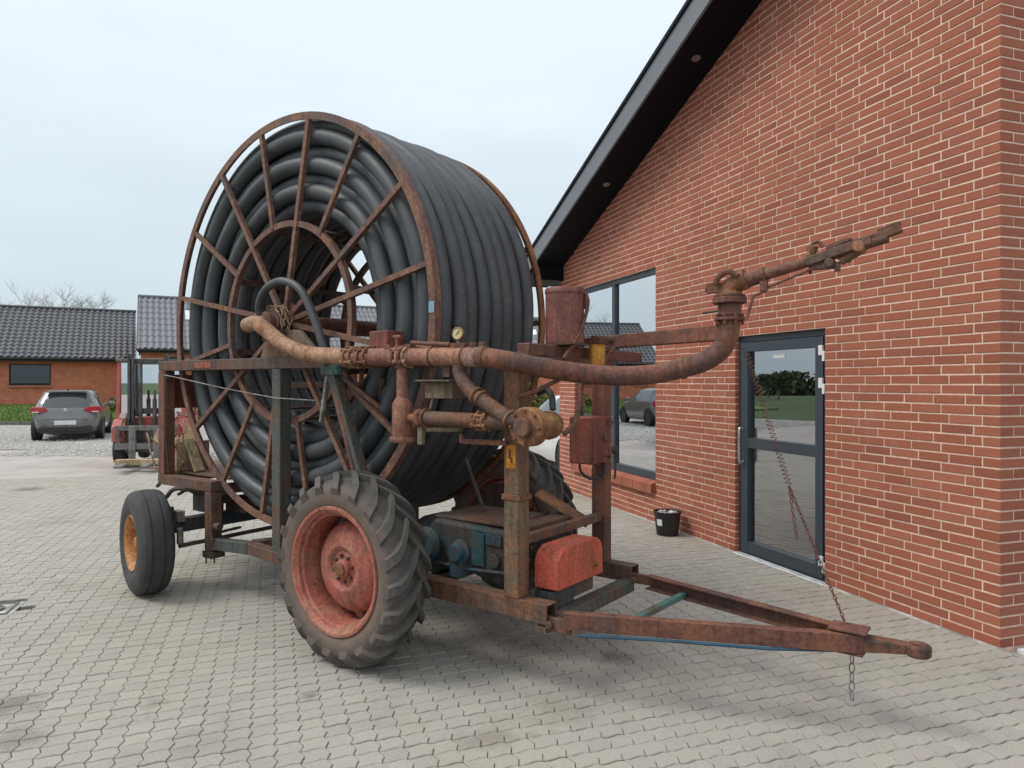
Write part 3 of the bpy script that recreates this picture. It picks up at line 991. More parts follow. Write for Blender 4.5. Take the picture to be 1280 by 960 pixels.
# red sticker and small marks on the top beam
part('sticker', MB().box((-1.02, YN - 0.0445, 1.824), (0.26, 0.003, 0.05)), worn('faded_red_sticker', (0.40, 0.06, 0.035), (0.20, 0.08, 0.055), 0.6, scale=14), label='faded red sticker on the top beam')
# front frame
part('front_rail', MB().hollow((1.22, YN, 0.437), (2.37, YN, 0.437), 0.10, 0.105), RUSTB, bevel=0.004)
part('front_rail', MB().hollow((1.22, 0.40, 0.437), (2.36, 0.40, 0.437), 0.10, 0.105), RUSTB, bevel=0.004)
bm1('post', (2.135, YN, 0.49), (2.135, YN, 1.80), 0.10, 0.105, RUSTP)
bm1('post', (2.12, 0.38, 0.49), (2.12, 0.38, 1.86), 0.095, 0.10, RUST)
bm1('front_cross_beam', (2.13, YN + .052, 0.79), (2.125, 0.33, 0.79), 0.05, 0.055, RUSTB)
bm1('front_cross_beam', (2.33, YN + .053, 0.37), (2.33, 0.36, 0.37), 0.09, 0.075, GREEN)
bm1('front_cross_beam', (2.14, YN + .055, 1.868), (2.14, 0.86, 1.858), 0.085, 0.07, RUST)
bm1('front_cross_beam', (1.32, YN + .05, 0.40), (1.32, 0.35, 0.40), 0.08, 0.075, DARKST)
bm1('diagonal_brace', (0.585, YN - .02, 1.775), (1.06, YN - .05, 0.70), 0.075, 0.075, GREEN)
bm1('diagonal_brace', (0.55, YN - .03, 1.75), (0.45, YN - .01, 1.40), 0.03, 0.03, GALV)
bm1('diagonal_brace', (0.65, YN - .045, 1.60), (0.90, YN - .075, 1.02), 0.035, 0.03, RUST)
part('bracket', MB().box((0.60, YN - .02, 1.765), (0.17, 0.10, 0.07)), TEAL, bevel=0.004)
# hub carrier plate standing on the top beam
mb = MB(); mb.prism([(-0.26, 1.866), (0.44, 1.866), (0.20, 2.06), (-0.14, 2.06)], YN - 0.02, YN + 0.02, lambda a, b, h: (a, h, b))
part('hub_carrier', mb, worn('olive_grey_plate', (0.16, 0.125, 0.085), (0.17, 0.085, 0.045), 0.45), bevel=0.003)
mb = MB(); mb.box((-0.04, YN - 0.03, 2.02), (0.22, 0.10, 0.07)); mb.cyl((-0.05, YN - 0.075, 2.127), (-0.05, YN + 0.045, 2.127), 0.105, 28)
part('hub_bearing', mb, DARKST, bevel=0.003)
mb = MB()
for k in range(7):
    pts = []
    ph = random.random() * 6.28
    for i in range(26):
        a = ph + i * 0.31
        r = 0.112 + 0.012 * sin(i * 1.7 + k) + random.uniform(-.004, .006)
        pts.append((-0.05 + r * cos(a), YN - 0.06 + 0.015 * k + 0.02 * sin(i * .9), 2.127 + r * sin(a)))
    mb.tube(pts, 0.0045, 5)
part('twine', mb, WOOD, label='old twine wound round the drum hub')

# --- drum: rims, inner rings, spokes, slats
DX, DZ, RIM, RING = -0.05, 2.127, 1.535, 0.735
D0, D1 = -0.535, 0.62
mb = MB(); mb.cyl((DX, -0.72, DZ), (DX, 0.80, DZ), 0.065, 28)
drum = part('drum', mb, RUST)
def rim_mesh(y, r):
    m_ = MB()
    m_.lathe([(r, -0.028), (r, 0.028), (r - 0.012, 0.028), (r - 0.012, -0.016), (r - 0.055, -0.016), (r - 0.055, -0.028)], (DX, y, DZ), (0, 1, 0), 120, closed=True)
    return m_
part('rim', rim_mesh(D0, RIM), SPOKE, drum, angle=30)
mb = MB(); mb.lathe([(RIM, 0.028), (RIM, -0.028), (RIM - 0.012, -0.028), (RIM - 0.012, 0.016), (RIM - 0.055, 0.016), (RIM - 0.055, 0.028)], (DX, D1, DZ), (0, 1, 0), 120, closed=True)
part('rim', mb, RUSTO, drum, angle=30)
for y in (D0, D1):
    mb = MB(); mb.lathe([(RING + 0.022, -0.022), (RING + 0.022, 0.022), (RING - 0.022, 0.022), (RING - 0.022, -0.022)], (DX, y, DZ), (0, 1, 0), 90, closed=True)
    part('inner_ring', mb, SPOKE, drum, angle=30)
LONG = {0, 2, 4, 6, 8, 10, 12, 14, 15}
spoke_l = MB().box((0.79, 0, 0), (1.40, 0.035, 0.036)).mesh('spoke', SPOKE, smooth=False)
spoke_s = MB().box((1.11, 0, 0), (0.77, 0.030, 0.034)).mesh('spoke', SPOKE, smooth=False)
for k in range(16):
    a = radians(169 - 22.5 * k)
    me = spoke_l if (k % 2 == 0 or k == 7) else spoke_s
    for y, yo in ((D0 - 0.012, 0), (D1 + 0.012, radians(11))):
        inst('spoke', me, drum, (DX, y, DZ), (0, -(a + yo), 0))
slat = MB().box((0, 0, 0), (0.05, D1 - D0 - 0.02, 0.012)).mesh('slat', DARKST, smooth=False)
for k in range(8):
    a = 2 * pi * (k + 0.35) / 8
    inst('slat', slat, drum, (DX + 0.742 * cos(a), (D0 + D1) / 2, DZ + 0.742 * sin(a)), (0, -a + pi / 2, 0))
for y in (D0 + .01, D1 - .01):
    mb = MB(); mb.lathe([(0.15, -0.012), (0.15, 0.012), (0.06, 0.014), (0.06, -0.014)], (DX, y, DZ), (0, 1, 0), 40, closed=True)
    part('hub_disc', mb, SPOKE, drum)
mb = MB()   # blue-white touch of paint on the front rim
a0 = radians(1.5)
mb.box((DX + (RIM - 0.03) * cos(a0), D0 - 0.0305, DZ + RIM * sin(a0) - 0.02), (0.045, 0.002, 0.07))
part('paint_mark', mb, plain('pale_blue_paint', (0.22, 0.36, 0.42), 0.7), drum, smooth=False)

# --- hose: every winding is its own ring, layers nested in one another
HR = 0.059
tail = spline([(-0.18, YN - .06, 2.14), (-0.165, YN - .09, 2.25), (-0.07, YN - .1, 2.36), (0.12, YN - .1, 2.405), (0.32, YN - .09, 2.33), (0.455, YN - .08, 2.13), (0.545, YN - .07, 1.93), (0.585, YN - .055, 1.80)], 8)
mb = MB(); mb.tube(tail, 0.029, 14)
hose = part('hose', mb, HOSE, label='black hose loop running over the drum hub')
NL, R0 = 7, 1.470
SPAN0, SPAN1 = D0 + 0.068, D1 - 0.120
pitch = (SPAN1 - SPAN0) / 8.0
rh = random.Random(11)
for Lr in range(NL):
    r = R0 - Lr * 0.099
    me = MB()
    pts = []
    for i in range(110):
        a = 2 * pi * i / 110
        q = r + 0.006 * sin(3 * a + Lr) + 0.004 * sin(7 * a + 2 * Lr)
        pts.append((q * cos(a), 0.006 * sin(2 * a + Lr) + 0.004 * sin(5 * a), q * sin(a)))
    me.tube(pts, HR, 16, closed=True)
    me = me.mesh('hose_winding', HOSE, angle=80)
    outer_even = (Lr % 2 == 1)
    n = 9 if outer_even else 8
    for k in range(n):
        y = SPAN0 + (k + (0 if outer_even else (0.5 if Lr else 0.28))) * pitch + rh.uniform(-.006, .006)
        dx, dz = rh.uniform(-.006, .006), rh.uniform(-.006, .006)
        if Lr == 0:
            dx *= 1.6; dz = rh.uniform(-.012, .006)
            y += k * 0.008 + (0.022 if k == n - 1 else 0)
            dx += 0.012
        inst('hose_winding', me, hose, (DX + (0.0, 0.004, 0.010, 0.018, 0.030, 0.045, 0.062)[Lr] + dx, y, DZ + dz), (rh.uniform(-.006, .006), rh.random() * 6.28, rh.uniform(-.006, .006)))

# --- main pipe
PR = 0.054
PY = -0.765
pipe_pts = spline([(-0.19, PY + .01, 2.105), (-0.07, PY - .02, 2.108), (0.06, PY - .03, 2.06), (0.22, PY - .02, 1.965), (0.40, PY, 1.895), (0.62, PY, 1.862), (0.95, PY, 1.842)], 8)
mb = MB(); mb.tube(pipe_pts, [PR * 1.0] * len(pipe_pts), 22)
part('feed_pipe', mb, RUSTT, label='tan rusted feed pipe leaving the drum hub')
mb = MB(); mb.lathe([(0.001, -0.004), (0.03, -0.004), (0.05, 0.012), (0.058, 0.04), (0.05, 0.062), (0.001, 0.062)], (-0.245, PY + .012, 2.104), (1, 0, 0), 24)
mb.cyl((-0.10, PY - .01, 2.112), (-0.10, -0.62, 2.120), 0.052)
part('hub_elbow', mb, RUSTT)
mb = MB(); mb.tube([(0.95, PY, 1.842), (1.35, PY, 1.835), (1.75, PY, 1.828), (2.03, PY, 1.818)], PR, 24)
part('main_pipe', mb, PINKP)
pp2 = spline([(2.03, PY, 1.818), (2.12, PY + .005, 1.806), (2.26, -0.69, 1.777), (2.385, -0.56, 1.746), (2.515, -0.42, 1.724), (2.656, -0.32, 1.715), (2.81, -0.235, 1.727), (2.93, -0.175, 1.757)], 8)
mb = MB(); mb.tube(pp2, PR, 24)
gp = part('gun_pipe', mb, RUST, label='curved maroon pipe leading to the gun riser')
el = spline([(2.93, -0.175, 1.757), (3.03, -0.135, 1.79), (3.115, -0.108, 1.85), (3.155, -0.10, 1.93), (3.163, -0.10, 2.01), (3.163, -0.10, 2.03)], 8)
mb = MB(); mb.tube(el, PR, 24)
part('riser_elbow', mb, RUST)
def ring_on(name, p, d, r, L_, mat, parent=None, n=22):
    m_ = MB(); p = Vector(p); d = Vector(d).normalized()
    m_.cyl(p - d * L_ / 2, p + d * L_ / 2, r, n)
    return part(name, m_, mat, parent)
def clamp(p, d, mat=RUSTO, r=0.068):
    """flange joint: two collars, a bolt cage and levers"""
    p = Vector(p); d = Vector(d).normalized()
    m_ = MB()
    m_.cyl(p - d * 0.035, p - d * 0.018, r, 22); m_.cyl(p + d * 0.018, p + d * 0.035, r, 22)
    u = d.orthogonal().normalized(); w = d.cross(u)
    for k in range(5):
        a = 2 * pi * k / 5 + 0.4
        q = p + (u * cos(a) + w * sin(a)) * (r - 0.004)
        m_.cyl(q - d * 0.05, q + d * 0.05, 0.008, 8)
        m_.cyl(q + d * 0.036, q + d * 0.05, 0.014, 6); m_.cyl(q - d * 0.05, q - d * 0.036, 0.014, 6)
    m_.tube(spline([p + u * r + w * 0.02, p + u * (r + .03) + d * 0.05, p + u * (r + .012) + d * 0.12, p + u * (r + .02) + d * .16], 4), 0.008, 8)
    m_.tube(spline([p - w * r, p - w * (r + .025) - d * 0.04, p - w * (r + .005) - d * .1], 4), 0.008, 8)
    return part('pipe_clamp', m_, mat)
clamp((0.955, PY, 1.842), (1, 0, -.02), RUSTT)
clamp((1.09, PY, 1.840), (1, 0, -.02), RUSTO)
clamp((1.40, PY, 1.834), (1, 0, -.02), RUST)
clamp((1.43, PY, 1.834), (1, 0, -.02), RUSTT, 0.064)
ring_on('pipe_collar', (1.66, PY, 1.829), (1, 0, -.02), 0.060, 0.012, RUST)
ring_on('pipe_collar', (1.90, PY, 1.822), (1, 0, -.03), 0.061, 0.012, RUST)
ring_on('pipe_collar', (2.03, PY, 1.818), (1, 0, -.05), 0.062, 0.05, RUSTB)
ring_on('pipe_collar', (2.93, -0.175, 1.757), (.93, .3, .25), 0.060, 0.03, RUST)
part('bolt_lug', MB().box((2.025, PY, 1.885), (0.035, 0.03, 0.035)), RUSTB, bevel=0.003)
part('pipe_sleeve', MB().cyl((1.912, PY, 1.8215), (2.0, PY, 1.8188), 0.0552, 24), worn('scuffed_grey_pink_paint', (0.28, 0.20, 0.18), (0.20, 0.10, 0.075), 0.45, scale=9))
# small box on the pipe behind the clamps
part('valve_box', MB().box((1.14, PY + 0.12, 1.945), (0.17, 0.14, 0.12)), REDB, bevel=0.006)
# lever along the top of the pipe
mb = MB(); mb.tube([(1.50, PY - .02, 1.915), (1.62, PY - .02, 1.905), (1.80, PY - .015, 1.895)], 0.013, 8); mb.cyl((1.36, PY, 1.89), (1.36, PY, 1.96), 0.011); mb.cyl((1.33, PY, 1.955), (1.39, PY, 1.955), 0.012)
mb.box((1.86, PY, 1.885), (0.10, 0.05, 0.03)); mb.cyl((1.96, PY, 1.87), (1.96, PY, 1.90), 0.02)
mb.box((1.30, PY, 1.897), (0.05, 0.06, 0.025)); mb.box((1.47, PY, 1.893), (0.05, 0.05, 0.03))
part('pipe_lever', mb, RUST, bevel=0.002)
# pressure gauge
mb = MB(); mb.cyl((1.838, PY + .01, 1.875), (1.838, PY + .01, 1.925), 0.010, 10)
gdir = Vector((0.15, -1, 0.05)).normalized()
gc = Vector((1.838, PY + .012, 1.955))
mb.lathe([(0.001, -0.012), (0.034, -0.012), (0.038, -0.006), (0.038, 0.012), (0.033, 0.014), (0.032, 0.009), (0.001, 0.009)], gc, gdir, 28)
gauge = part('pressure_gauge', mb, BRASS)
mb = MB(); mb.lathe([(0.001, 0), (0.031, 0), (0.031, 0.001), (0.001, 0.001)], gc + gdir * 0.0095, gdir, 28)
part('dial', mb, plain('yellowed_dial', (0.60, 0.50, 0.28), 0.4, var=0.1), gauge)
mb = MB(); mb.beam(gc + gdir * 0.0118 + Vector((-.012, 0, -.012)), gc + gdir * 0.0118 + Vector((.014, 0, .018)), 0.003, 0.003)
for k in range(10):
    a = radians(-40 + 260 * k / 9)
    c_ = gc + gdir * 0.0112 + Vector((0.026 * cos(a), 0, 0.026 * sin(a)))
    mb.box(c_, (0.003, 0.0012, 0.003))
part('needle', mb, BLACKP, gauge)

# --- filter bottle hanging under the pipe
mb = MB(); mb.lathe([(0.035, 1.80), (0.035, 1.60), (0.040, 1.585), (0.058, 1.555), (0.062, 1.54), (0.062, 1.37), (0.058, 1.355), (0.075, 1.353), (0.078, 1.345), (0.078, 1.328), (0.074, 1.322), (0.001, 1.322)], (1.405, PY, 0), (0, 0, 1), 32)
flt = part('filter_bottle', mb, PINKP, label='orange red filter bottle hanging under the pipe')
ring_on('neck_collar', (1.405, PY, 1.775), (0, 0, 1), 0.044, 0.02, RUST, flt)
# pump with suction pipes
mb = MB(); mb.tube([(1.46, PY, 1.470), (1.54, PY, 1.470)], 0.026, 16); mb.cyl((1.535, PY, 1.47), (1.575, PY, 1.47), 0.055); mb.cyl((1.585, PY, 1.47), (1.61, PY, 1.47), 0.058)
mb.cyl((1.58, PY - .055, 1.505), (1.58, PY - .055, 1.435), 0.012, 8)
part('pipe_flange', mb, RUSTO)
mb = MB(); mb.tube([(1.60, PY, 1.472), (1.95, PY, 1.468), (2.22, PY + .02, 1.466)], 0.042, 20)
part('suction_pipe', mb, RUSTB)
clamp((2.02, PY + .005, 1.468), (1, 0, 0), RUSTO, 0.05)
mb = MB(); mb.tube(spline([(1.855, PY, 1.78), (1.865, PY, 1.72), (1.93, PY - .005, 1.645), (2.02, PY - .01, 1.59), (2.14, PY - .01, 1.525), (2.24, PY - .005, 1.475), (2.29, PY + .03, 1.455)], 7), 0.040, 20)
part('branch_pipe', mb, RUSTB)
ring_on('pipe_collar', (1.985, PY - .008, 1.61), (.85, 0, -.45), 0.050, 0.018, RUSTO)
ring_on('pipe_collar', (2.02, PY - .008, 1.592), (.85, 0, -.45), 0.050, 0.014, RUSTO)
ring_on('pipe_collar', (2.215, PY - .008, 1.487), (.85, 0, -.4), 0.050, 0.016, RUSTO)
PX, PZ = 2.335, 1.448
mb = MB(); mb.lathe([(0.001, -0.80), (0.095, -0.80), (0.104, -0.792), (0.104, -0.772), (0.099, -0.768), (0.099, -0.758), (0.104, -0.754), (0.104, -0.728), (0.09, -0.72), (0.06, -0.70), (0.045, -0.68), (0.045, -0.64)], (PX, 0, PZ), (0, 1, 0), 40)
for k in range(8):
    a = 2 * pi * k / 8
    mb.cyl((PX + 0.088 * cos(a), -0.812, PZ + 0.088 * sin(a)), (PX + 0.088 * cos(a), -0.715, PZ + 0.088 * sin(a)), 0.008, 8)
pump = part('pump', mb, RUSTO, label='round rusted pump casing on the front post')
mb = MB(); mb.lathe([(0.04, -0.675), (0.055, -0.655), (0.073, -0.63), (0.079, -0.595), (0.076, -0.56), (0.062, -0.53), (0.001, -0.52)], (PX + .005, 0, PZ), (0, 1, 0), 32)
part('pump_motor', mb, BRASS, pump)
mb = MB(); mb.cyl((2.285, PY + .02, 1.455), (2.32, -0.80, 1.45), 0.046); mb.cyl((PX, -0.84, PZ), (PX, -0.795, PZ), 0.05)
part('pump_inlet', mb, RUSTB, pump)
mb = MB(); mb.tube(spline([(2.35, -0.56, 1.53), (2.33, -0.54, 1.60), (2.27, -0.50, 1.64), (2.20, -0.48, 1.62)], 6), 0.018, 10)
part('drain_hose', mb, RUBBER_HOSE)
mb = MB(); mb.tube(spline([(2.42, -0.56, 1.40), (2.45, -0.50, 1.46), (2.44, -0.42, 1.58), (2.42, -0.38, 1.66), (2.45, -0.36, 1.70)], 6), 0.016, 10)
part('oil_hose', mb, RUST)
mb = MB(); mb.tube([(2.19, -0.655, 1.60), (2.30, -0.62, 1.64), (2.40, -0.56, 1.70)], 0.012, 8); part('stay_rod', mb, RUST)
mb = MB(); mb.tube([(1.60, PY + .01, 1.405), (1.72, PY + .02, 1.41), (1.82, PY + .05, 1.415)], 0.017, 10); mb.box((1.56, PY, 1.37), (0.035, 0.03, 0.11))
part('support_rod', mb, OCHRE, bevel=0.002)
bm1('support_rail', (1.84, PY + .05, 1.345), (2.12, PY + .09, 1.345), 0.02, 0.028, RUST, bev=0.002)
bm1('support_strut', (1.83, PY + .05, 1.335), (1.83, PY + .05, 1.385), 0.02, 0.02, RUST, bev=0.002)
# ochre box and hanger under the pipe
mb = MB(); mb.box((1.66, PY + 0.10, 1.635), (0.22, 0.12, 0.10)); mb.box((1.65, PY + .07, 1.69), (0.27, 0.16, 0.01))
part('switch_box', mb, OCHRE, bevel=0.004)
bm1('hanger_strap', (1.60, PY + .06, 1.60), (1.575, PY + .03, 1.43), 0.03, 0.012, OCHRE, bev=0.002)
mb = MB(); mb.box((1.75, PY + .03, 1.74), (0.05, 0.05, 0.06)); mb.cyl((1.60, PY + .05, 1.70), (1.60, PY + .05, 1.79), 0.012); mb.cyl((1.77, PY + .05, 1.69), (1.77, PY + .05, 1.79), 0.012)
part('box_hanger', mb, RUSTB, bevel=0.002)
# --- tank, filter bowl and control box at the front frame
mb = MB(); mb.lathe([(0.001, 1.91), (0.112, 1.91), (0.118, 1.916), (0.118, 2.215), (0.122, 2.218), (0.122, 2.240), (0.115, 2.250), (0.001, 2.254)], (2.16, -0.14, 0), (0, 0, 1), 40)
tank = part('oil_tank', mb, TANKM, label='maroon canister tank on top of the front frame')
mb = MB(); mb.box((2.16, -0.14, 1.908), (0.23, 0.25, 0.008)); part('tank_plate', mb, RUSTB, tank)
mb = MB(); mb.tube(spline([(2.275, -0.09, 2.20), (2.30, -0.10, 2.17), (2.295, -0.12, 2.08), (2.28, -0.16, 1.98), (2.25, -0.22, 1.88), (2.24, -0.28, 1.82)], 6), 0.011, 10); mb.cyl((2.262, -0.09, 2.20), (2.29, -0.09, 2.20), 0.016)
mb.cyl((2.285, -0.095, 2.20), (2.293, -0.107, 2.12), 0.015)
part('tank_hose', mb, RUST, tank)
mb = MB(); mb.lathe([(0.001, 1.785), (0.044, 1.785), (0.051, 1.795), (0.051, 1.915), (0.001, 1.915)], (2.27, 0.06, 0), (0, 0, 1), 24)
bowl = part('fuel_bowl', mb, AMBER, label='amber fuel filter bowl below the tank')
mb = MB(); mb.box((2.27, 0.06, 1.935), (0.12, 0.11, 0.04)); mb.cyl((2.27, 0.06, 1.95), (2.27, 0.06, 1.97), 0.04); mb.cyl((2.31, 0.10, 1.95), (2.35, 0.13, 1.95), 0.022)
part('bowl_cap', mb, RUST, bowl, bevel=0.006)
mb = MB(); mb.tube(spline([(2.33, 0.14, 1.95), (2.345, 0.13, 1.90), (2.33, 0.10, 1.85), (2.30, 0.06, 1.78), (2.27, 0.02, 1.72)], 6), 0.015, 10); mb.cyl((2.343, 0.13, 1.90), (2.335, 0.11, 1.86), 0.022)
part('fuel_hose', mb, RUST, bowl)
cb = part('control_box', MB().box((2.165, 0.155, 1.315), (0.165, 0.245, 0.295)), REDB, bevel=0.008, label='dull red control box on the far front post')
part('lid', MB().box((2.253, 0.155, 1.315), (0.010, 0.235, 0.285)), TANKM, cb, 0.003)
mb = MB(); mb.cyl((2.255, 0.18, 1.33), (2.275, 0.18, 1.33), 0.028); mb.cyl((2.255, 0.22, 1.21), (2.28, 0.22, 1.21), 0.014); mb.box((2.262, 0.25, 1.42), (0.008, 0.07, 0.03))
part('knob', mb, RUSTB, cb)
mb = MB(); mb.cyl((2.20, 0.29, 1.24), (2.27, 0.33, 1.24), 0.024); mb.tube([(2.25, 0.32, 1.24), (2.255, 0.325, 1.15), (2.25, 0.325, 1.05)], 0.008, 8)
part('throttle_lever', mb, DARKST, cb)
mb = MB(); mb.tube(spline([(2.10, 0.13, 1.165), (2.11, 0.13, 1.11), (2.15, 0.17, 1.06), (2.19, 0.24, 1.06), (2.19, 0.29, 1.10), (2.18, 0.30, 1.17)], 6), 0.008, 8)
mb.tube(spline([(2.17, 0.2, 1.165), (2.18, 0.24, 1.08), (2.20, 0.27, 1.11), (2.19, 0.25, 1.15)], 6), 0.005, 8)
part('cable', mb, BLACKP, cb)
part('post_band', MB().box((2.135, YN, 1.045), (0.125, 0.12, 0.03)), RUSTO, bevel=0.003)
part('warning_plate', MB().box((2.135, YN - 0.0525, 1.27), (0.062, 0.003, 0.125)), worn('orange_plate', (0.62, 0.27, 0.02), (0.40, 0.13, 0.03), 0.45, scale=25), label='worn orange plate on the near front post')
mb = MB(); mb.box((2.128, YN - 0.0546, 1.285), (0.012, 0.002, 0.05)); mb.box((2.14, YN - 0.0546, 1.25), (0.012, 0.002, 0.03)); part('plate_mark', mb, DARKST)
# arm carrying the riser
bm1('riser_arm', (2.16, 0.36, 1.945), (3.125, -0.085, 1.945), 0.05, 0.085, RUST)

# --- sprinkler gun on the riser
gun = empty('sprinkler_gun'); bpy.data.objects.remove(gun)
GX, GY = 3.163, -0.10
mb = MB(); mb.cyl((GX, GY, 2.005), (GX, GY, 2.022), 0.080, 26); mb.cyl((GX, GY, 2.030), (GX, GY, 2.095), 0.060, 26)
mb.cyl((GX, GY, 2.095), (GX, GY, 2.128), 0.088, 28); mb.cyl((GX, GY, 2.130), (GX, GY, 2.142), 0.08, 26)
for k in range(8):
    a = 2 * pi * k / 8
    mb.cyl((GX + .07 * cos(a), GY + .07 * sin(a), 1.985), (GX + .07 * cos(a), GY + .07 * sin(a), 2.040), 0.008, 8)
gun = part('sprinkler_gun', mb, RUST, label='big-gun sprinkler head with long rusted barrel')
mb = MB(); mb.tube(spline([(GX, GY, 2.135), (GX, GY, 2.170), (GX + .03, GY, 2.198), (GX + .09, GY, 2.220)], 6), [0.066, 0.065, 0.063, 0.062, 0.06, 0.058, 0.056, 0.055, 0.054, 0.053, 0.053, 0.052, 0.052, 0.052, 0.052, 0.052, 0.052, 0.052, 0.052][:19], 22)
mb.box((GX - 0.05, GY - .02, 2.180), (0.12, 0.05, 0.05)); mb.cyl((GX - .12, GY - .02, 2.180), (GX - .05, GY - .02, 2.180), 0.024)
mb.tube(spline([(GX - .06, GY - .05, 2.200), (GX - .03, GY - .06, 2.240), (GX + .02, GY - .06, 2.255), (GX + .06, GY - .05, 2.230)], 5), 0.016, 8)
part('gun_elbow', mb, RUSTO, gun)
bd = Vector((0.79, 0, 0.168)).normalized()
b0 = Vector((GX + .06, GY, 2.206))
def bp(s_, dz=0.0, dy=0.0):
    return b0 + bd * (s_ * 0.88) + Vector((0, dy, dz))
mb = MB(); mb.tube([bp(0), bp(0.14), bp(0.145), bp(0.50), bp(0.80)], [0.042, 0.039, 0.030, 0.026, 0.023], 20)
mb.cyl(bp(0.125), bp(0.15), 0.044)
part('barrel', mb, RUST, gun)
mb = MB()
mb.beam(bp(0.38, -.005, -.028), bp(0.72, 0.012, -.028), 0.014, 0.046); mb.beam(bp(0.38, -.005, .028), bp(0.72, 0.012, .028), 0.014, 0.046)
mb.beam(bp(0.64, 0.012, 0), bp(0.865, 0.026, 0), 0.04, 0.04)
part('drive_arm', mb, RUSTB, gun, 0.006)
mb = MB()
mb.cyl(bp(0.51, -0.042, -.04), bp(0.51, -.042, .04), 0.022); mb.box(bp(0.46, -0.04), (0.09, 0.045, 0.032)); mb.cyl(bp(0.56, -.045, 0), bp(0.66, -.02, 0), 0.022); mb.box(bp(0.545, -.066), (0.022, 0.035, 0.045)); mb.cyl(bp(.40, -.065), bp(.40, -.01), .008, 8); mb.cyl(bp(.60, -.06, .01), bp(.60, -.03, .01), .012, 8)
part('counterweight', mb, RUSTB, gun, 0.004)
mb = MB(); mb.beam(bp(0.49, 0.032, 0), bp(0.62, 0.044, 0), 0.05, 0.016); mb.beam(bp(0.50, 0.044, 0), bp(0.60, 0.054, 0), 0.04, 0.01); mb.beam(bp(0.75, 0.046, 0), bp(0.86, 0.052, 0), 0.035, 0.014)
part('spoon_plate', mb, RUSTB, gun, 0.003)
mb = MB(); mb.cyl(bp(0.66, -.005, -.045), bp(0.66, -.005, .045), 0.027); part('pivot', mb, RUSTO, gun)
mb = MB(); mb.cyl(bp(0.40, .02), bp(0.42, .07), 0.022); mb.tube(spline([bp(.40, .05), bp(.39, .07), bp(.44, .085), bp(.47, .05)], 5), 0.009, 8)
part('return_spring', mb, RUSTO, gun)
mb = MB(); mb.tube([bp(0.13, -.075, -.02), bp(0.42, -.045, -.02)], 0.008, 8); mb.tube([bp(0.16, -.085, -.02), bp(0.085, -.10, -.03), bp(0.045, -.21, -.03)], 0.009, 8); mb.box(bp(0.145, -.06, -.02), (0.035, 0.03, 0.05))
part('push_rod', mb, RUST, gun, 0.0)
mb = MB(); mb.cyl((GX - .15, GY, 2.055), (GX - .06, GY, 2.060), 0.006, 8); part('stop_pin', mb, DARKST, gun)

# --- spring and chain from the riser elbow to the drawbar
s0, s1 = Vector((3.235, -0.07, 1.86)), Vector((3.447, -0.03, 1.15))
pts = []
for i in range(0, 34 * 8):
    f = i / (34 * 8)
    d = (s1 - s0); u = d.orthogonal().normalized(); w = d.normalized().cross(u)
    a = 2 * pi * i / 8
    pts.append(s0 + d * f + (u * cos(a) + w * sin(a)) * 0.014)
mb = MB(); mb.tube(pts, 0.0023, 5); part('spring', mb, RUST)
def chain(name, p, q, mat, sag=0.0, L_=0.027):
    p = Vector(p); q = Vector(q); n = max(2, int((q - p).length / (L_ * 0.78)))
    m_ = MB()
    for i in range(n):
        f = (i + 0.5) / n
        c = p.lerp(q, f) + Vector((0, 0, -sag * 4 * f * (1 - f)))
        d = (q - p).normalized(); u = d.orthogonal().normalized(); w = d.cross(u)
        e = u if i % 2 else w
        ring = []
        for k in range(10):
            a = 2 * pi * k / 10
            ring.append(c + d * cos(a) * L_ * 0.5 + e * sin(a) * L_ * 0.27)
        m_.tube(ring, 0.0027 if L_ < 0.04 else 0.0036, 5, closed=True)
    return part(name, m_, mat)
chain('chain', s1, (3.70, 0.01, 0.50), RUST)
chain('chain', s1, (3.485, -0.03, 0.885), RUST)
chain('chain', (3.737, 0.0, 0.345), (3.737, 0.0, 0.12), GALV, L_=0.05)

# --- drawbar
tipz = 0.425
nb0, nb1 = Vector((2.47, -0.64, 0.425)), Vector((3.80, -0.065, 0.425))
fb0, fb1 = Vector((2.50, 0.33, 0.425)), Vector((3.72, 0.045, 0.425))
def channel(name, p, q, h, w, s, mat):
    m_ = MB(); t = 0.012
    d = (q - p).normalized(); y = Vector((0, 0, 1)).cross(d) * s
    m_.beam(p, q, t, h)
    for sg_ in (1, -1):
        o_ = y * (w / 2) + Vector((0, 0, sg_ * (h / 2 - t / 2)))
        m_.beam(p + o_, q + o_, w - t, t * 0.98)
    return part(name, m_, mat, bevel=0.003)
channel('drawbar_beam', nb0, nb1, 0.088, 0.055, 1, RUST)
channel('drawbar_beam', fb0, fb1, 0.088, 0.055, -1, RUST)
mb = MB(); mb.tube([nb0 + Vector((.10, -.016, -.050)), nb0.lerp(nb1, .35) + Vector((0, -.016, -.052)), nb0.lerp(nb1, .7) + Vector((0, -.016, -.051)), nb1 + Vector((-.12, -.016, -.049))], 0.009, 8)
part('brake_hose', mb, plain('blue_hose', (0.025, 0.075, 0.12), 0.5))
bm1('drawbar_strut', (2.76, 0.25, 0.405), (2.72, -0.52, 0.405), 0.04, 0.03, TEAL, bev=0.003)
mb = MB(); mb.box((2.40, -0.615, 0.39), (0.20, 0.03, 0.07)); mb.cyl((2.385, -0.66, 0.39), (2.385, -0.54, 0.39), 0.02); mb.box((2.33, -0.62, 0.352), (0.07, 0.06, 0.035))
part('drawbar_hinge', mb, RUSTB, bevel=0.004)
mb = MB(); mb.box((2.43, 0.355, 0.42), (0.18, 0.03, 0.06)); mb.cyl((2.385, 0.32, 0.41), (2.385, 0.44, 0.41), 0.02)
part('drawbar_hinge', mb, RUSTB, bevel=0.004)
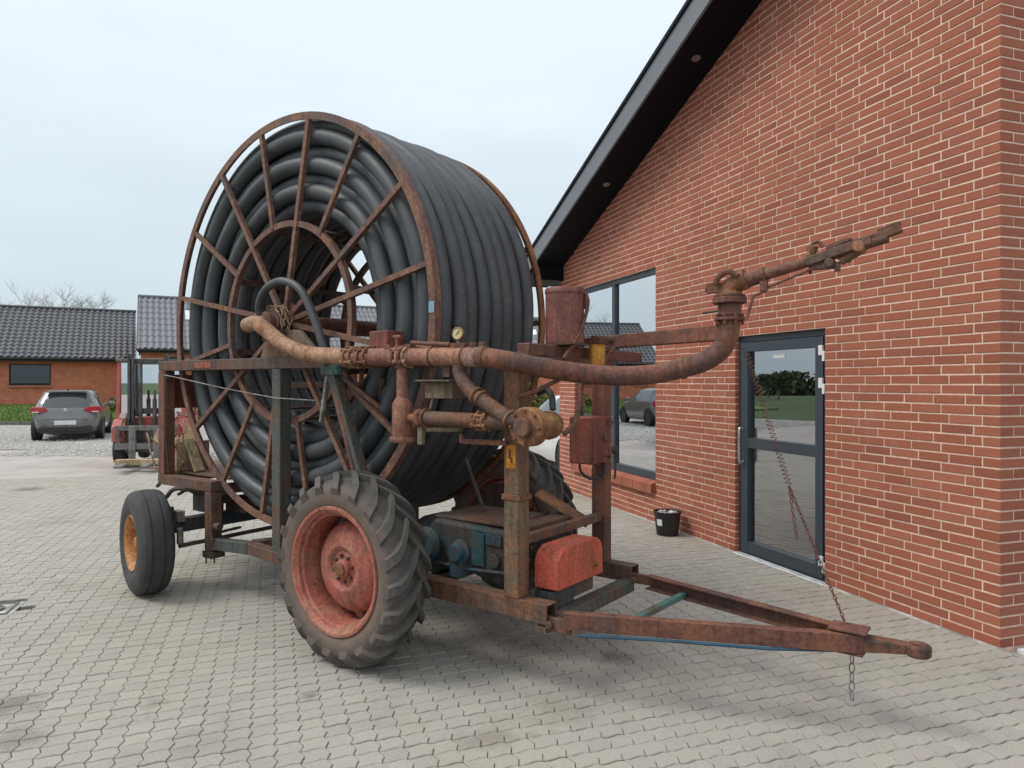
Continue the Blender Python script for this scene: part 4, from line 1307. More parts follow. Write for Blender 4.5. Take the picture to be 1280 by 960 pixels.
# hitch: tapered bar with an eye
eye = Vector((4.02, 0.015, 0.425))
mb = MB()
mb.lathe([(0.056, -0.020), (0.056, 0.020), (0.047, 0.029), (0.036, 0.029), (0.025, 0.020), (0.025, -0.020), (0.036, -0.029), (0.047, -0.029)], eye, (0, 0, 1), 28, closed=True)
nk = [Vector((3.66, -0.02, 0.415)), Vector((3.78, -0.012, 0.415)), Vector((3.90, 0.005, 0.422)), Vector((3.975, 0.012, 0.425))]
hh = [0.06, 0.06, 0.052, 0.046]; ww = [0.12, 0.12, 0.085, 0.065]
vs = []
for c, h_, w_ in zip(nk, hh, ww):
    vs += [c + Vector((0, -w_ / 2, -h_ / 2)), c + Vector((0, w_ / 2, -h_ / 2)), c + Vector((0, w_ / 2, h_ / 2)), c + Vector((0, -w_ / 2, h_ / 2))]
fs = [(0, 1, 2, 3), (15, 14, 13, 12)]
for k in range(3):
    for i in range(4):
        j = (i + 1) % 4
        fs.append((k * 4 + i, k * 4 + 4 + i, k * 4 + 4 + j, k * 4 + j))
mb.add(vs, fs)
part('hitch_eye', mb, worn('greasy_hitch_rust', (0.15, 0.062, 0.035), (0.07, 0.042, 0.032), 0.45, scale=9), bevel=0.004)
mb = MB(); mb.box((3.73, -0.03, 0.482), (0.17, 0.13, 0.012)); mb.box((3.70, -0.02, 0.372), (0.20, 0.12, 0.012)); part('hitch_plate', mb, RUST, bevel=0.002)

# --- red belt cover, gearbox and engine parts between the front posts
prof = []
w0, w1, zb, zt, rr = -0.50, 0.0, 0.525, 0.755, 0.10
prof = [(w0, zb), (w1, zb)] + [(w1 - rr + rr * cos(a), zt - rr + rr * sin(a)) for a in [i * pi / 2 / 6 for i in range(7)]] + [(w0 + rr - rr * sin(a), zt - rr + rr * cos(a)) for a in [i * pi / 2 / 6 for i in range(7)]]
mb = MB(); mb.prism(prof, 2.185, 2.345, lambda a, b, h: (h, a, b))
cover = part('belt_cover', mb, REDC, bevel=0.006, label='red rounded belt cover at the front')
mb = MB(); mb.cyl((2.34, -0.10, 0.60), (2.375, -0.10, 0.60), 0.014); mb.lathe([(0.022, 0), (0.022, 0.003), (0.014, 0.003), (0.014, 0)], (2.3455, -0.10, 0.60), (1, 0, 0), 16, closed=True); part('shaft_end', mb, BRASS, cover)
mb = MB(); mb.box((2.25, -0.15, 0.475), (0.10, 0.22, 0.09)); part('cover_bracket', mb, RUSTB, cover, 0.003)
mb = MB(); mb.box((2.24, -0.38, 0.46), (0.13, 0.22, 0.10)); mb.cyl((2.2, -0.42, 0.47), (2.2, 0.0, 0.47), 0.045)
part('gear_shaft', mb, BLUEG, bevel=0.004)
# tractor gearbox
mb = MB(); mb.prism([(1.26, 0.48), (2.03, 0.50), (2.06, 0.60), (2.03, 0.78), (1.32, 0.80), (1.24, 0.70)], -0.40, 0.14, lambda a, b, h: (a, h, b))
gbx = part('gearbox', mb, BLUEG, bevel=0.025, label='blue green tractor gearbox between the rails')
mb = MB(); mb.box((1.58, -0.13, 0.806), (0.58, 0.46, 0.022)); mb.box((1.985, -0.13, 0.80), (0.13, 0.56, 0.05)); part('gearbox_lid', mb, RUSTB, gbx, 0.008)
mb = MB(); mb.box((1.965, -0.13, 0.645), (0.025, 0.60, 0.34)); mb.box((1.995, -0.13, 0.64), (0.02, 0.57, 0.31)); part('flange_plate', mb, RUSTB, gbx, 0.006)
mb = MB(); mb.box((1.70, -0.405, 0.65), (0.10, 0.02, 0.20)); mb.box((1.82, -0.405, 0.72), (0.12, 0.02, 0.06)); mb.cyl((1.83, -0.425, 0.60), (1.83, -0.39, 0.60), 0.045); mb.tube([(1.30, -0.42, 0.53), (1.6, -0.425, 0.52), (1.93, -0.42, 0.54)], 0.012, 8); part('casting_rib', mb, BLUEG, gbx, 0.006)
mb = MB()
for k in range(12):
    a = 2 * pi * k / 12
    mb.cyl((2.055 , -0.13 + 0.25 * cos(a), 0.63 + 0.14 * sin(a)), (2.075, -0.13 + 0.25 * cos(a), 0.63 + 0.14 * sin(a)), 0.012, 6)
for k in range(9):
    mb.cyl((1.945, -0.40, 0.52 + k * .03), (2.015, -0.40, 0.52 + k * .03), 0.009, 6)
part('bolt', mb, DARKST, gbx)
mb = MB(); mb.lathe([(0.001, -0.06), (0.05, -0.06), (0.055, -0.05), (0.055, -0.01), (0.075, 0.0), (0.075, 0.02), (0.001, 0.02)], (1.56, -0.42, 0.62), (0, 1, 0), 20); mb.box((1.56, -0.43, 0.55), (0.09, 0.07, 0.16)); mb.lathe([(0.001, -0.05), (0.09, -0.05), (0.11, 0.0), (0.001, 0.02)], (1.30, -0.44, 0.64), (0, 1, 0), 24)
part('bearing_cap', mb, worn('petrol_blue_paint', (0.022, 0.082, 0.115), (0.06, 0.055, 0.045), 0.5, scale=14), gbx)
mb = MB(); mb.tube([(1.50, -0.10, 0.82), (1.42, -0.12, 1.02), (1.37, -0.14, 1.17)], 0.013, 8); part('gear_lever', mb, DARKST, gbx)
mb = MB(); mb.beam((1.80, 0.10, 0.95), (2.12, 0.22, 0.76), 0.20, 0.02); part('guard_plate', mb, RUSTO, gbx, 0.003)
# drive axle
mb = MB(); mb.cyl((1.15, -0.85, 0.564), (1.03, 0.72, 0.564), 0.07, 20); mb.lathe([(0.001, -0.25), (0.12, -0.24), (0.20, -0.08), (0.20, 0.08), (0.12, 0.24), (0.001, 0.25)], (1.10, -0.10, 0.564), (0, 1, 0), 28)
part('drive_axle', mb, BLUEG)
part('hub_drum', MB().cyl((1.15, -0.84, 0.564), (1.15, -0.64, 0.564), 0.15, 28), BLUEG)

# --- steering axle at the rear with grimy gear under the deck
mb = MB(); mb.beam((-1.25, -0.84, 0.50), (-1.25, 0.86, 0.50), 0.10, 0.11); mb.cyl((-1.25, -0.80, 0.36), (-1.25, -0.80, 0.66), 0.035); mb.cyl((-1.25, 0.82, 0.36), (-1.25, 0.82, 0.66), 0.035)
part('steering_axle', mb, worn('dark_petrol_steel', (0.02, 0.05, 0.07), (0.06, 0.045, 0.04), 0.45), bevel=0.005)
mb = MB(); mb.cyl((-1.25, -0.95, 0.415), (-1.25, -0.78, 0.44), 0.03); mb.box((-1.22, -0.74, 0.58), (0.10, 0.06, 0.09)); mb.cyl((-1.12, -0.78, 0.37), (-1.12, -0.78, 0.50), 0.026)
part('stub_axle', mb, GALV, bevel=0.003)
mb = MB(); mb.tube([(-1.10, -0.80, 0.36), (-1.05, -0.2, 0.38), (-1.08, 0.5, 0.38)], 0.018, 10); mb.tube([(-1.0, -0.62, 0.43), (-1.02, -0.3, 0.44)], 0.012, 8)
part('tie_rod', mb, DARKST)
mb = MB(); mb.box((-1.32, -0.42, 0.66), (0.22, 0.16, 0.18)); mb.cyl((-1.15, -0.55, 0.70), (-1.15, -0.30, 0.70), 0.06); mb.box((-1.10, -0.2, 0.62), (0.3, 0.2, 0.12)); mb.tube(spline([(-1.45, -0.62, 0.72), (-1.35, -0.58, 0.76), (-1.2, -0.52, 0.70), (-1.0, -0.45, 0.74)], 5), 0.014, 8); mb.tube(spline([(-1.5, -0.7, 0.70), (-1.4, -0.66, 0.78), (-1.1, -0.56, 0.77)], 5), 0.02, 8)
part('hydraulic_pack', mb, DARKST, bevel=0.006)
mb = MB(); mb.tube([(-0.86, -0.15, 0.55), (0.1, 0.0, 0.50), (0.9, -0.05, 0.52)], 0.055, 18); part('centre_tube', mb, DARKST)
mb = MB(); mb.box((-0.93, YN, 0.285), (0.13, 0.12, 0.05)); mb.cyl((-0.99, YN - .03, 0.20), (-0.99, YN - .03, 0.27), 0.007, 6); mb.cyl((-0.87, YN - .03, 0.22), (-0.87, YN - .03, 0.27), 0.007, 6)
mb.cyl((-0.87, YN - .02, 0.52), (-0.80, YN - .02, 0.52), 0.03); mb.tube([(-0.87, YN - .05, 0.46), (-0.86, YN - .055, 0.38)], 0.008, 6); mb.box((-0.86, YN - .05, 0.42), (0.05, 0.015, 0.014))
part('foot_clamp', mb, DARKST, bevel=0.003)
mb = MB(); mb.box((-1.55, 0.05, 0.885), (1.36, 1.10, 0.012)); part('deck_plate', mb, RUSTB)
mb = MB(); mb.tube([(-1.80, YN - .02, 0.76), (-1.74, YN - .02, 0.80)], 0.016, 8); part('lynch_pin', mb, DARKST)
mb = MB(); mb.tube([(-1.63, YN - 0.055, 1.745), (-1.372, YN - 0.09, 1.725), (-0.6, YN - 0.09, 1.63), (0.006, YN - 0.075, 1.567), (0.46, YN - .07, 1.555)], 0.004, 6); part('wire', mb, GALV)
mb = MB(); mb.box((-1.60, YN - 0.03, 1.73), (0.03, 0.04, 0.06)); mb.tube([(-1.60, YN - .05, 1.78), (-1.60, YN - .05, 1.2), (-1.58, YN - .03, 0.9)], 0.006, 6); part('cable_bracket', mb, DARKST)
# hose guide and ratchet gear seen inside the drum
mb = MB()
for k in range(9):
    x = 0.12 + 0.045 * k
    mb.beam((x, -0.1 , 1.40), (x - 0.16, 0.35, 1.62), 0.02, 0.012)
part('guide_grille', mb, GALV)
bm1('guide_beam', (-0.45, -0.22, 1.66), (0.75, -0.22, 1.66), 0.05, 0.05, DARKST, bev=0.003)
bm1('guide_beam', (-0.30, -0.20, 1.40), (0.65, -0.20, 1.38), 0.07, 0.06, DARKST, bev=0.003)
mb = MB()
for a, b in (((0.62, -0.60, 1.74), (0.95, -0.50, 1.50)), ((0.70, -0.62, 1.76), (0.62, -0.40, 1.55)), ((0.80, -0.55, 1.76), (0.55, -0.35, 1.35)), ((0.95, -0.50, 1.70), (0.62, -0.30, 1.30))):
    mb.beam(a, b, 0.03, 0.03)
part('winding_linkage', mb, SPOKE, bevel=0.003)
mb = MB()
for i in range(9):
    mb.cyl((0.55 + random.uniform(-.08, .12), -0.30 + random.uniform(-.1, .1), 1.22 + i * .03), (0.60 + random.uniform(-.05, .1), -0.20, 1.24 + i * .03), random.uniform(0.015, 0.04), 10)
part('ratchet_gear', mb, RUSTB)

# --- wheels
def tractor_wheel(loc, rz, flip):
    prof = [(0.352, -0.105), (0.368, -0.128), (0.42, -0.148), (0.475, -0.146), (0.508, -0.128), (0.526, -0.095), (0.533, -0.05), (0.535, 0.0)]
    prof = prof + [(r, -y) for r, y in prof[-2::-1]]
    mb = MB(); mb.lathe(prof + [(0.345, 0.10), (0.345, -0.10)], (0, 0, 0), (0, 1, 0), 72, closed=True)
    w = mb.build('wheel', TYRE, irr, 0, True, 50)
    w.location = loc; w.rotation_euler = (0, 0, rz)
    def surf(s):      # radius of the carcass at lateral s
        a = abs(s)
        pts = [(0, 0.535), (0.05, 0.533), (0.095, 0.526), (0.128, 0.508), (0.146, 0.475)]
        for (a0, r0), (a1, r1) in zip(pts, pts[1:]):
            if a <= a1:
                return r0 + (r1 - r0) * (a - a0) / (a1 - a0)
        return 0.47
    meshes = []
    for sgn in (-1, 1):
        m_ = MB(); K = 6; rows = []
        for i in range(K + 1):
            f = i / K
            s = (-0.018 + f * 0.166) * sgn
            phi = -0.40 * f ** 0.9
            rr_ = surf(s)
            h = 0.042 if f < 0.95 else 0.034
            ww_ = 0.021 + 0.012 * f
            ph2 = ww_ / rr_
            latt = s
            top = rr_ + h if abs(s) < 0.13 else rr_ + h * 0.75
            ltop = s if abs(s) < 0.135 else s + sgn * 0.012
            row = []
            for (dp, r_, l_) in ((-ph2 * 1.25, rr_ - 0.012, latt), (-ph2 * 0.8, top, ltop), (ph2 * 0.8, top, ltop), (ph2 * 1.25, rr_ - 0.012, latt)):
                a = phi + dp
                row.append((r_ * cos(a), l_, r_ * sin(a)))
            rows.append(row)
        vs = [p_ for r_ in rows for p_ in r_]
        fs = [(0, 1, 2, 3), (K * 4 + 3, K * 4 + 2, K * 4 + 1, K * 4)]
        for i in range(K):
            for j in range(3):
                fs.append((i * 4 + j, i * 4 + 4 + j, i * 4 + 5 + j, i * 4 + 1 + j))
        m_.add(vs, fs)
        meshes.append(m_.mesh('tread_lug', TYRE, True, 30))
    NLUG = 20
    for k in range(NLUG):
        for q in (0, 1):
            inst('tread_lug', meshes[q], w, (0, 0, 0), (0, -(2 * pi * (k + 0.5 * q) / NLUG), 0))
    d = -1 if not flip else 1      # outer side direction along y
    mb = MB(); mb.lathe([(0.368, d * 0.128), (0.382, d * 0.136), (0.378, d * 0.146), (0.362, d * 0.146), (0.352, d * 0.132), (0.340, d * 0.124), (0.336, d * 0.105), (0.322, d * 0.098), (0.316, d * 0.05), (0.312, d * -0.02), (0.318, d * -0.09), (0.345, d * -0.125), (0.355, d * -0.125), (0.335, d * -0.085), (0.33, d * 0.09), (0.35, d * 0.118)], (0, 0, 0), (0, 1, 0), 64, closed=True)
    rim = part('rim', mb, WHEELR, w, angle=40)
    mb = MB(); mb.lathe([(0.292, d * -0.105), (0.292, d * -0.09), (0.286, d * -0.07), (0.268, d * -0.005), (0.245, d * 0.030), (0.205, d * 0.052), (0.135, d * 0.068), (0.112, d * 0.060), (0.105, d * 0.052), (0.06, d * 0.052), (0.055, d * 0.07), (0.035, d * 0.085), (0.001, d * 0.088)], (0, 0, 0), (0, 1, 0), 56)
    hub = part('wheel_disc', mb, WHEELR, w, angle=30)
    bolt = MB().cyl((0, d * 0.046, 0), (0, d * 0.070, 0), 0.011, 6).mesh('bolt', DARKST)
    for k in range(8):
        a = 2 * pi * k / 8 + 0.2
        inst('bolt', bolt, w, (0.078 * cos(a), 0, 0.078 * sin(a)))
    part('brake_plate', MB().lathe([(0.001, d * -0.150), (0.305, d * -0.150), (0.305, d * -0.158), (0.001, d * -0.158)], (0, 0, 0), (0, 1, 0), 40), DARKST, w)
    part('hub_cap', MB().lathe([(0.042, d * 0.055), (0.04, d * 0.092), (0.03, d * 0.098), (0.001, d * 0.098)], (0, 0, 0), (0, 1, 0), 24), BRASS, w)
    br = MB(); br.box((0.285, 0, 0), (0.075, 0.05, 0.055)); br.cyl((0.27, -0.05, 0), (0.27, 0.05, 0), 0.014, 8); br = br.mesh('rim_bracket', WHEELR)
    for k in range(6):
        inst('rim_bracket', br, w, (0, d * -0.085, 0), (0, 2 * pi * k / 6 + 0.5, 0))
    return w
tractor_wheel((1.15, -0.945, 0.572), 0.0, False)
tractor_wheel((1.03, 0.84, 0.572), 0.0, True)
def small_wheel(loc, rz, d):
    prof = [(0.20, -0.085), (0.215, -0.105), (0.26, -0.128), (0.31, -0.132), (0.355, -0.122), (0.385, -0.108), (0.398, -0.095), (0.406, -0.072), (0.408, -0.055), (0.398, -0.050), (0.398, -0.040), (0.410, -0.034), (0.412, 0.0)]
    prof = prof + [(r, -y) for r, y in prof[-2::-1]]
    mb = MB(); mb.lathe(prof + [(0.195, 0.08), (0.195, -0.08)], (0, 0, 0), (0, 1, 0), 72, closed=True)
    w = mb.build('wheel', TYRE2, irr, 0, True, 25)
    w.location = loc; w.rotation_euler = (0, 0, rz)
    mb = MB(); mb.lathe([(0.205, d * 0.09), (0.222, d * 0.11), (0.218, d * 0.118), (0.205, d * 0.114), (0.19, d * 0.095), (0.18, d * 0.05), (0.178, d * -0.08), (0.20, d * -0.10), (0.21, d * -0.10), (0.188, d * -0.07), (0.19, d * 0.07)], (0, 0, 0), (0, 1, 0), 48, closed=True)
    part('rim', mb, RIMO, w, angle=40)
    mb = MB(); mb.lathe([(0.185, d * 0.01), (0.15, d * 0.02), (0.11, d * 0.045), (0.085, d * 0.045), (0.05, d * 0.05), (0.045, d * 0.085), (0.001, d * 0.09)], (0, 0, 0), (0, 1, 0), 40)
    part('wheel_disc', mb, RIMO, w)
    bolt = MB().cyl((0, d * 0.04, 0), (0, d * 0.062, 0), 0.012, 6).mesh('bolt', DARKST)
    for k in range(5):
        a = 2 * pi * k / 5
        inst('bolt', bolt, w, (0.07 * cos(a), 0, 0.07 * sin(a)))
small_wheel((-1.25, -0.985, 0.412), -0.23, -1)
small_wheel((-1.25, 0.99, 0.412), -0.23, 1)

# --- loose wood lying on the rear deck
def mw(x, y, z):
    return Matrix.Translation(Vector((-1.3274, 5.7289, 0))) @ Matrix.Rotation(MANG, 4, 'Z') @ Vector((x, y, z))
pb = empty('plywood_trough', mw(-1.86, -0.36, 0.895), MANG, 'open weathered plywood trough leaning on the rear deck beside the hose drum', 'wooden box')
R1 = Matrix.Rotation(radians(38), 3, 'Y')
def pl(name, c, d, mat=WOOD):
    part(name, MB().box(c, d, R=R1), mat, pb, 0.002)
pl('side_board', (0.0, -0.13, 0.17), (0.52, 0.015, 0.17)); pl('side_board', (0.0, 0.13, 0.17), (0.52, 0.015, 0.17)); pl('bottom_board', (-0.05, 0, 0.10), (0.52, 0.245, 0.015))
part('end_board', MB().box((0.19, -0.0, 0.13), (0.018, 0.30, 0.25)), WOOD, pb, 0.002)
pk = MB(); pk.beam((-0.06, 0, 0.27), (0.12, 0, -0.0), 0.09, 0.022)
po = pk.build('wooden_plank', WOODP, None, 0.002)
po.location = mw(-1.56, -0.43, 0.90); po.rotation_euler = (0, 0, MANG)
tag(po, 'short pale plank leaning against the drum rim on the rear deck', 'plank')
sb = empty('stick_bundle', mw(-1.80, -0.50, 0.895), MANG, 'tangle of dry sticks and straps beside the rear post of the machine', 'sticks')
for i in range(12):
    a = random.random() * 6.28
    pts = [(random.uniform(-.07, .07), random.uniform(-.12, .12), 0.012)]
    for k in range(4):
        q = pts[-1]; pts.append((q[0] + random.uniform(-.04, .045), q[1] + random.uniform(-.04, .04), q[2] + random.uniform(0.04, 0.13)))
    part('stick', MB().tube(spline(pts, 3), random.uniform(0.005, 0.011), 6), random.choice([WOOD, RUST, DARKST, WOODP]), sb)

# ------------------------------------------------------------------ background houses
HB = per_piece('orange_house_brick', [(0.36, 0.125, 0.065), (0.42, 0.15, 0.08), (0.39, 0.135, 0.07), (0.33, 0.115, 0.062)], grain=14, blotch=3)
m, nt, p = mat_base('house_brickwork')
tc = nd(nt, 'ShaderNodeTexCoord')
mp = nd(nt, 'ShaderNodeMapping'); mp.inputs['Rotation'].default_value = (radians(90), 0, 0)
nt.links.new(tc.outputs['Object'], mp.inputs['Vector'])
bt = nd(nt, 'ShaderNodeTexBrick')
bt.inputs['Scale'].default_value = 1.0
bt.inputs['Brick Width'].default_value = 0.24
bt.inputs['Row Height'].default_value = 0.0667
bt.inputs['Mortar Size'].default_value = 0.007
bt.inputs['Color1'].default_value = (0.50, 0.125, 0.075, 1)
bt.inputs['Color2'].default_value = (0.58, 0.165, 0.098, 1)
bt.inputs['Mortar'].default_value = (0.52, 0.33, 0.22, 1)
nt.links.new(mp.outputs[0], bt.inputs['Vector'])
v = coords(nt)
c = mix(nt, bt.outputs['Color'], ramp(nt, noise(nt, v, 3, 6), [(0.3, g(0.8)), (0.7, g(1.15))]), 1.0, 'MULTIPLY')
nt.links.new(c, p.inputs['Base Color'])
p.inputs['Roughness'].default_value = 0.9
bump(nt, p, bt.outputs['Fac'], -0.3, 0.01)
HBRICK = m
TILE = per_piece('dark_roof_tile', [(0.055, 0.057, 0.065), (0.07, 0.072, 0.08), (0.06, 0.062, 0.07)], rough=0.5, grain=12, bstr=0.2, blotch=1)
TILE2 = per_piece('grey_corrugated_roof', [(0.13, 0.135, 0.15), (0.16, 0.165, 0.18), (0.12, 0.125, 0.14)], rough=0.6, grain=10, bstr=0.2, blotch=1)
DARKF = plain('dark_window_frame', (0.02, 0.02, 0.022), 0.5)
BOARD = plain('black_fascia', (0.02, 0.02, 0.023), 0.6)

def wavy_roof(mb, L_, x0, y0, z0, y1, z1, period, amp, rows, step):
    """pantile or corrugated slope from eave (y0,z0) to ridge (y1,z1)"""
    n = int(L_ / period) * 6
    sl = Vector((0, y1 - y0, z1 - z0)); ln = sl.length; d = sl / ln
    nm = Vector((0, -d.z, d.y))
    rowsv = []
    for r in range(rows):
        for e in (0, 1):
            f = (r + e) / rows
            off = step if e == 0 else 0.0
            rowsv.append([Vector((x0 + L_ * i / n, y0, z0)) + d * (ln * f) + nm * (off + amp * sin(2 * pi * i / 6)) for i in range(n + 1)])
    b = len(mb.v)
    for row in rowsv:
        mb.v += [tuple(q) for q in row]
    W_ = n + 1
    for r in range(len(rowsv) - 1):
        for i in range(n):
            a = b + r * W_ + i
            mb.f.append((a, a + 1, a + W_ + 1, a + W_))

def house(name, loc, rz, L_, D_, hw, hr, label, windows, tile=TILE, wavep=0.3, rows=14, step=0.03, ov=0.45, skylights=(), brick=HBRICK):
    h = empty(name, loc, rz, label, 'house')
    # front wall with openings, local x along the front, y=0 front face, depth +y
    mb = MB()
    xs = 0.0
    def blk(x0, x1, z0, z1):
        if x1 - x0 > 0.01 and z1 - z0 > 0.01:
            mb.box(((x0 + x1) / 2, 0.15, (z0 + z1) / 2), (x1 - x0, 0.3, z1 - z0))
    for (a, b, c, d, kind) in sorted(windows):
        blk(xs, a, -0.6, hw)
        blk(a, b, -0.6, c); blk(a, b, d, hw)
        xs = b
    blk(xs, L_, -0.6, hw)
    mb.box((L_ / 2, D_ - 0.15, hw / 2 - 0.3), (L_, 0.3, hw + 0.6))
    for x in (0.15, L_ - 0.15):
        mb.prism([(0.302, -0.6), (D_ - 0.302, -0.6), (D_ - 0.302, hw), (D_ / 2, hr - 0.1), (0.302, hw)], x - 0.148, x + 0.148, lambda a, b, q: (q, a, b))
    part('wall', mb, brick, h, smooth=False)
    for (a, b, c, d, kind) in windows:
        m_ = MB(); f = 0.07
        for q in (((a + b) / 2, c + f / 2, b - a, f), ((a + b) / 2, d - f / 2, b - a, f)):
            m_.box((q[0], 0.10, q[1]), (q[2], 0.08, q[3]))
        for x in (a + f / 2, b - f / 2) + (((a + b) / 2,) if kind == 'w2' else ()):
            m_.box((x, 0.101, (c + d) / 2), (f, 0.078, d - c - 2 * f))
        w_ = part('window' if kind[0] == 'w' else 'door', m_, DARKF, h, smooth=False)
        part('pane', MB().box(((a + b) / 2, 0.12, (c + d) / 2), (b - a - 2 * f, 0.01, d - c - 2 * f)), PANED, w_, smooth=False)
        if kind[0] == 'w':
            part('sill', MB().box(((a + b) / 2, -0.02, c - 0.045), (b - a + 0.06, 0.16, 0.085)), brick, w_, smooth=False)
    # dim room behind the panes
    part('inner_wall', MB().box((L_ / 2, 3.0, hw / 2), (L_ - 0.62, 0.1, hw)), WHITEW, h, smooth=False)
    mb = MB()
    sl = (hr - hw) / (D_ / 2)
    wavy_roof(mb, L_ + 0.3, -0.15, -ov, hw - sl * ov + 0.10, D_ / 2, hr + 0.10, wavep, wavep * 0.13, rows, step)
    wavy_roof(mb, L_ + 0.3, -0.15, D_ + ov, hw - sl * ov + 0.10, D_ / 2, hr + 0.10, wavep, wavep * 0.13, rows, step)
    rf = part('roof', mb, tile, h, angle=60)
    mb = MB(); mb.tube([(-0.17, D_ / 2, hr + 0.11), (L_ + 0.17, D_ / 2, hr + 0.11)], 0.10, 10); part('ridge_tiles', mb, tile, rf)
    mb = MB(); mb.box((L_ / 2, -ov + 0.03, hw - sl * ov - 0.02), (L_ + 0.28, 0.05, 0.20)); mb.box((L_ / 2, -ov / 2 + 0.02, hw - sl * ov - 0.06), (L_ + 0.26, ov - 0.02, 0.03))
    part('fascia', mb, BOARD, rf, smooth=False)
    for x in (-0.15, L_ + 0.15):
        mb = MB()
        for s_ in (1, -1):
            y0 = -ov if s_ == 1 else D_ + ov
            mb.beam((x, y0, hw - sl * ov + 0.03), (x, D_ / 2, hr + 0.03), 0.05, 0.16)
        part('verge_board', mb, plain('pale_verge', (0.32, 0.33, 0.35), 0.6) if x > 0 else BOARD, rf, smooth=False)
    mb = MB(); mb.tube([(-0.2, -ov - 0.06, hw - sl * ov + 0.02), (L_ + 0.2, -ov - 0.06, hw - sl * ov + 0.02)], 0.06, 10); part('gutter', mb, BOARD, rf)
    for (x, f, w_, l_) in skylights:
        y = -ov + (D_ / 2 + ov) * f; z = hw - sl * ov + 0.10 + sl * (D_ / 2 + ov) * f
        R_ = Matrix.Rotation(math.atan(sl), 3, 'X')
        part('skylight', MB().box((x, y, z + 0.06), (w_, l_, 0.10), R=R_), plain('white_skylight', (0.7, 0.72, 0.75), 0.3), rf, 0.01)
    return h
a1 = radians(28)
house('brick_house', (-29.4, 36.1, 0.5), a1, 9.0, 8.4, 2.72, 5.45, 'low orange brick house with dark tiled roof behind the parked grey car',
      [(3.2, 5.08, 1.01, 2.17, 'w1'), (0.6, 1.6, 1.01, 2.17, 'w1')])
house('brick_house', (-19.2, 36.8, 0.45), radians(27), 16.5, 8.0, 3.2, 6.0, 'grey roofed brick house partly hidden behind the hose drum',
      [(2.6, 4.0, 0.9, 2.1, 'w2'), (7.0, 8.8, 0.9, 2.1, 'w2'), (10.4, 11.3, 0.0, 2.1, 'd')], tile=TILE2, wavep=0.30, rows=9, step=0.02, skylights=[(2.6, 0.62, 0.8, 1.0), (11.5, .5, .8, 1.0)])
house('brick_house', (-1.5, 27.5, 0.05), radians(2), 12.0, 8.5, 2.7, 4.35, 'brick house with low grey roof glimpsed between drum and building',
      [(1.2, 2.3, 0.9, 2.1, 'w2'), (4.2, 5.6, 0.9, 2.1, 'w2')], tile=TILE2, wavep=0.42, rows=5, step=0.02, skylights=[(2.1, 0.55, 1.0, 0.7)])

# ------------------------------------------------------------------ trees and shrubs
BARK = plain('grey_bark', (0.20, 0.18, 0.165), 0.9, var=0.3, scale=14)
TWIG = plain('pale_twigs', (0.44, 0.42, 0.41), 0.9, var=0.2)
LEAFD = per_piece('dark_leaves', [(0.07, 0.085, 0.045), (0.09, 0.105, 0.055), (0.11, 0.12, 0.065), (0.06, 0.07, 0.04)], grain=8, bstr=0)
LEAFG = per_piece('green_leaves', [(0.05, 0.10, 0.025), (0.08, 0.14, 0.035), (0.11, 0.16, 0.045), (0.04, 0.075, 0.02)], grain=8, bstr=0)
LEAFY = per_piece('yellow_green_leaves', [(0.12, 0.15, 0.03), (0.18, 0.19, 0.05), (0.09, 0.12, 0.03), (0.15, 0.12, 0.04)], grain=8, bstr=0)
def bare_tree(loc, h, label, seed, spread=1.0, group=None):
    r = random.Random(seed)
    t = empty('bare_tree', loc, 0, label, 'tree', group)
    trunk, twigs = MB(), MB()
    def grow(p, d, L_, rad, lev):
        pts = [p]; q = p.copy(); dd = d.copy()
        n = 4
        for i in range(n):
            dd = (dd + Vector((r.gauss(0, .13), r.gauss(0, .13), r.gauss(0.03, .08)))).normalized()
            q = q + dd * L_ / n; pts.append(q.copy())
        (trunk if lev < 2 else twigs).tube(pts, [rad * (1 - 0.55 * i / n) for i in range(n + 1)], 8 if lev < 2 else 4, caps=False)
        if lev >= 5: return
        for k in range(4 if lev else 6):
            f = r.uniform(0.35, 1.0) if lev else r.uniform(0.45, 1.0)
            b = pts[min(n, max(1, int(f * n)))]
            a = r.random() * 6.28
            nd_ = (dd * 0.75 + Vector((cos(a), sin(a), r.uniform(.1, .7))) * 0.75 * spread).normalized()
            grow(b, nd_, L_ * r.uniform(0.55, 0.75), max(0.009, rad * 0.42), lev + 1)
    grow(Vector((0, 0, -0.1)), Vector((0, 0, 1)), h * 0.42, h * 0.022, 0)
    part('trunk', trunk, BARK, t); part('crown', twigs, TWIG, t)
    return t
bare_tree((-31.4, 48, 0.4), 12.6, 'bare pale tree rising behind the tiled roof of the left house', 4, 1.1)
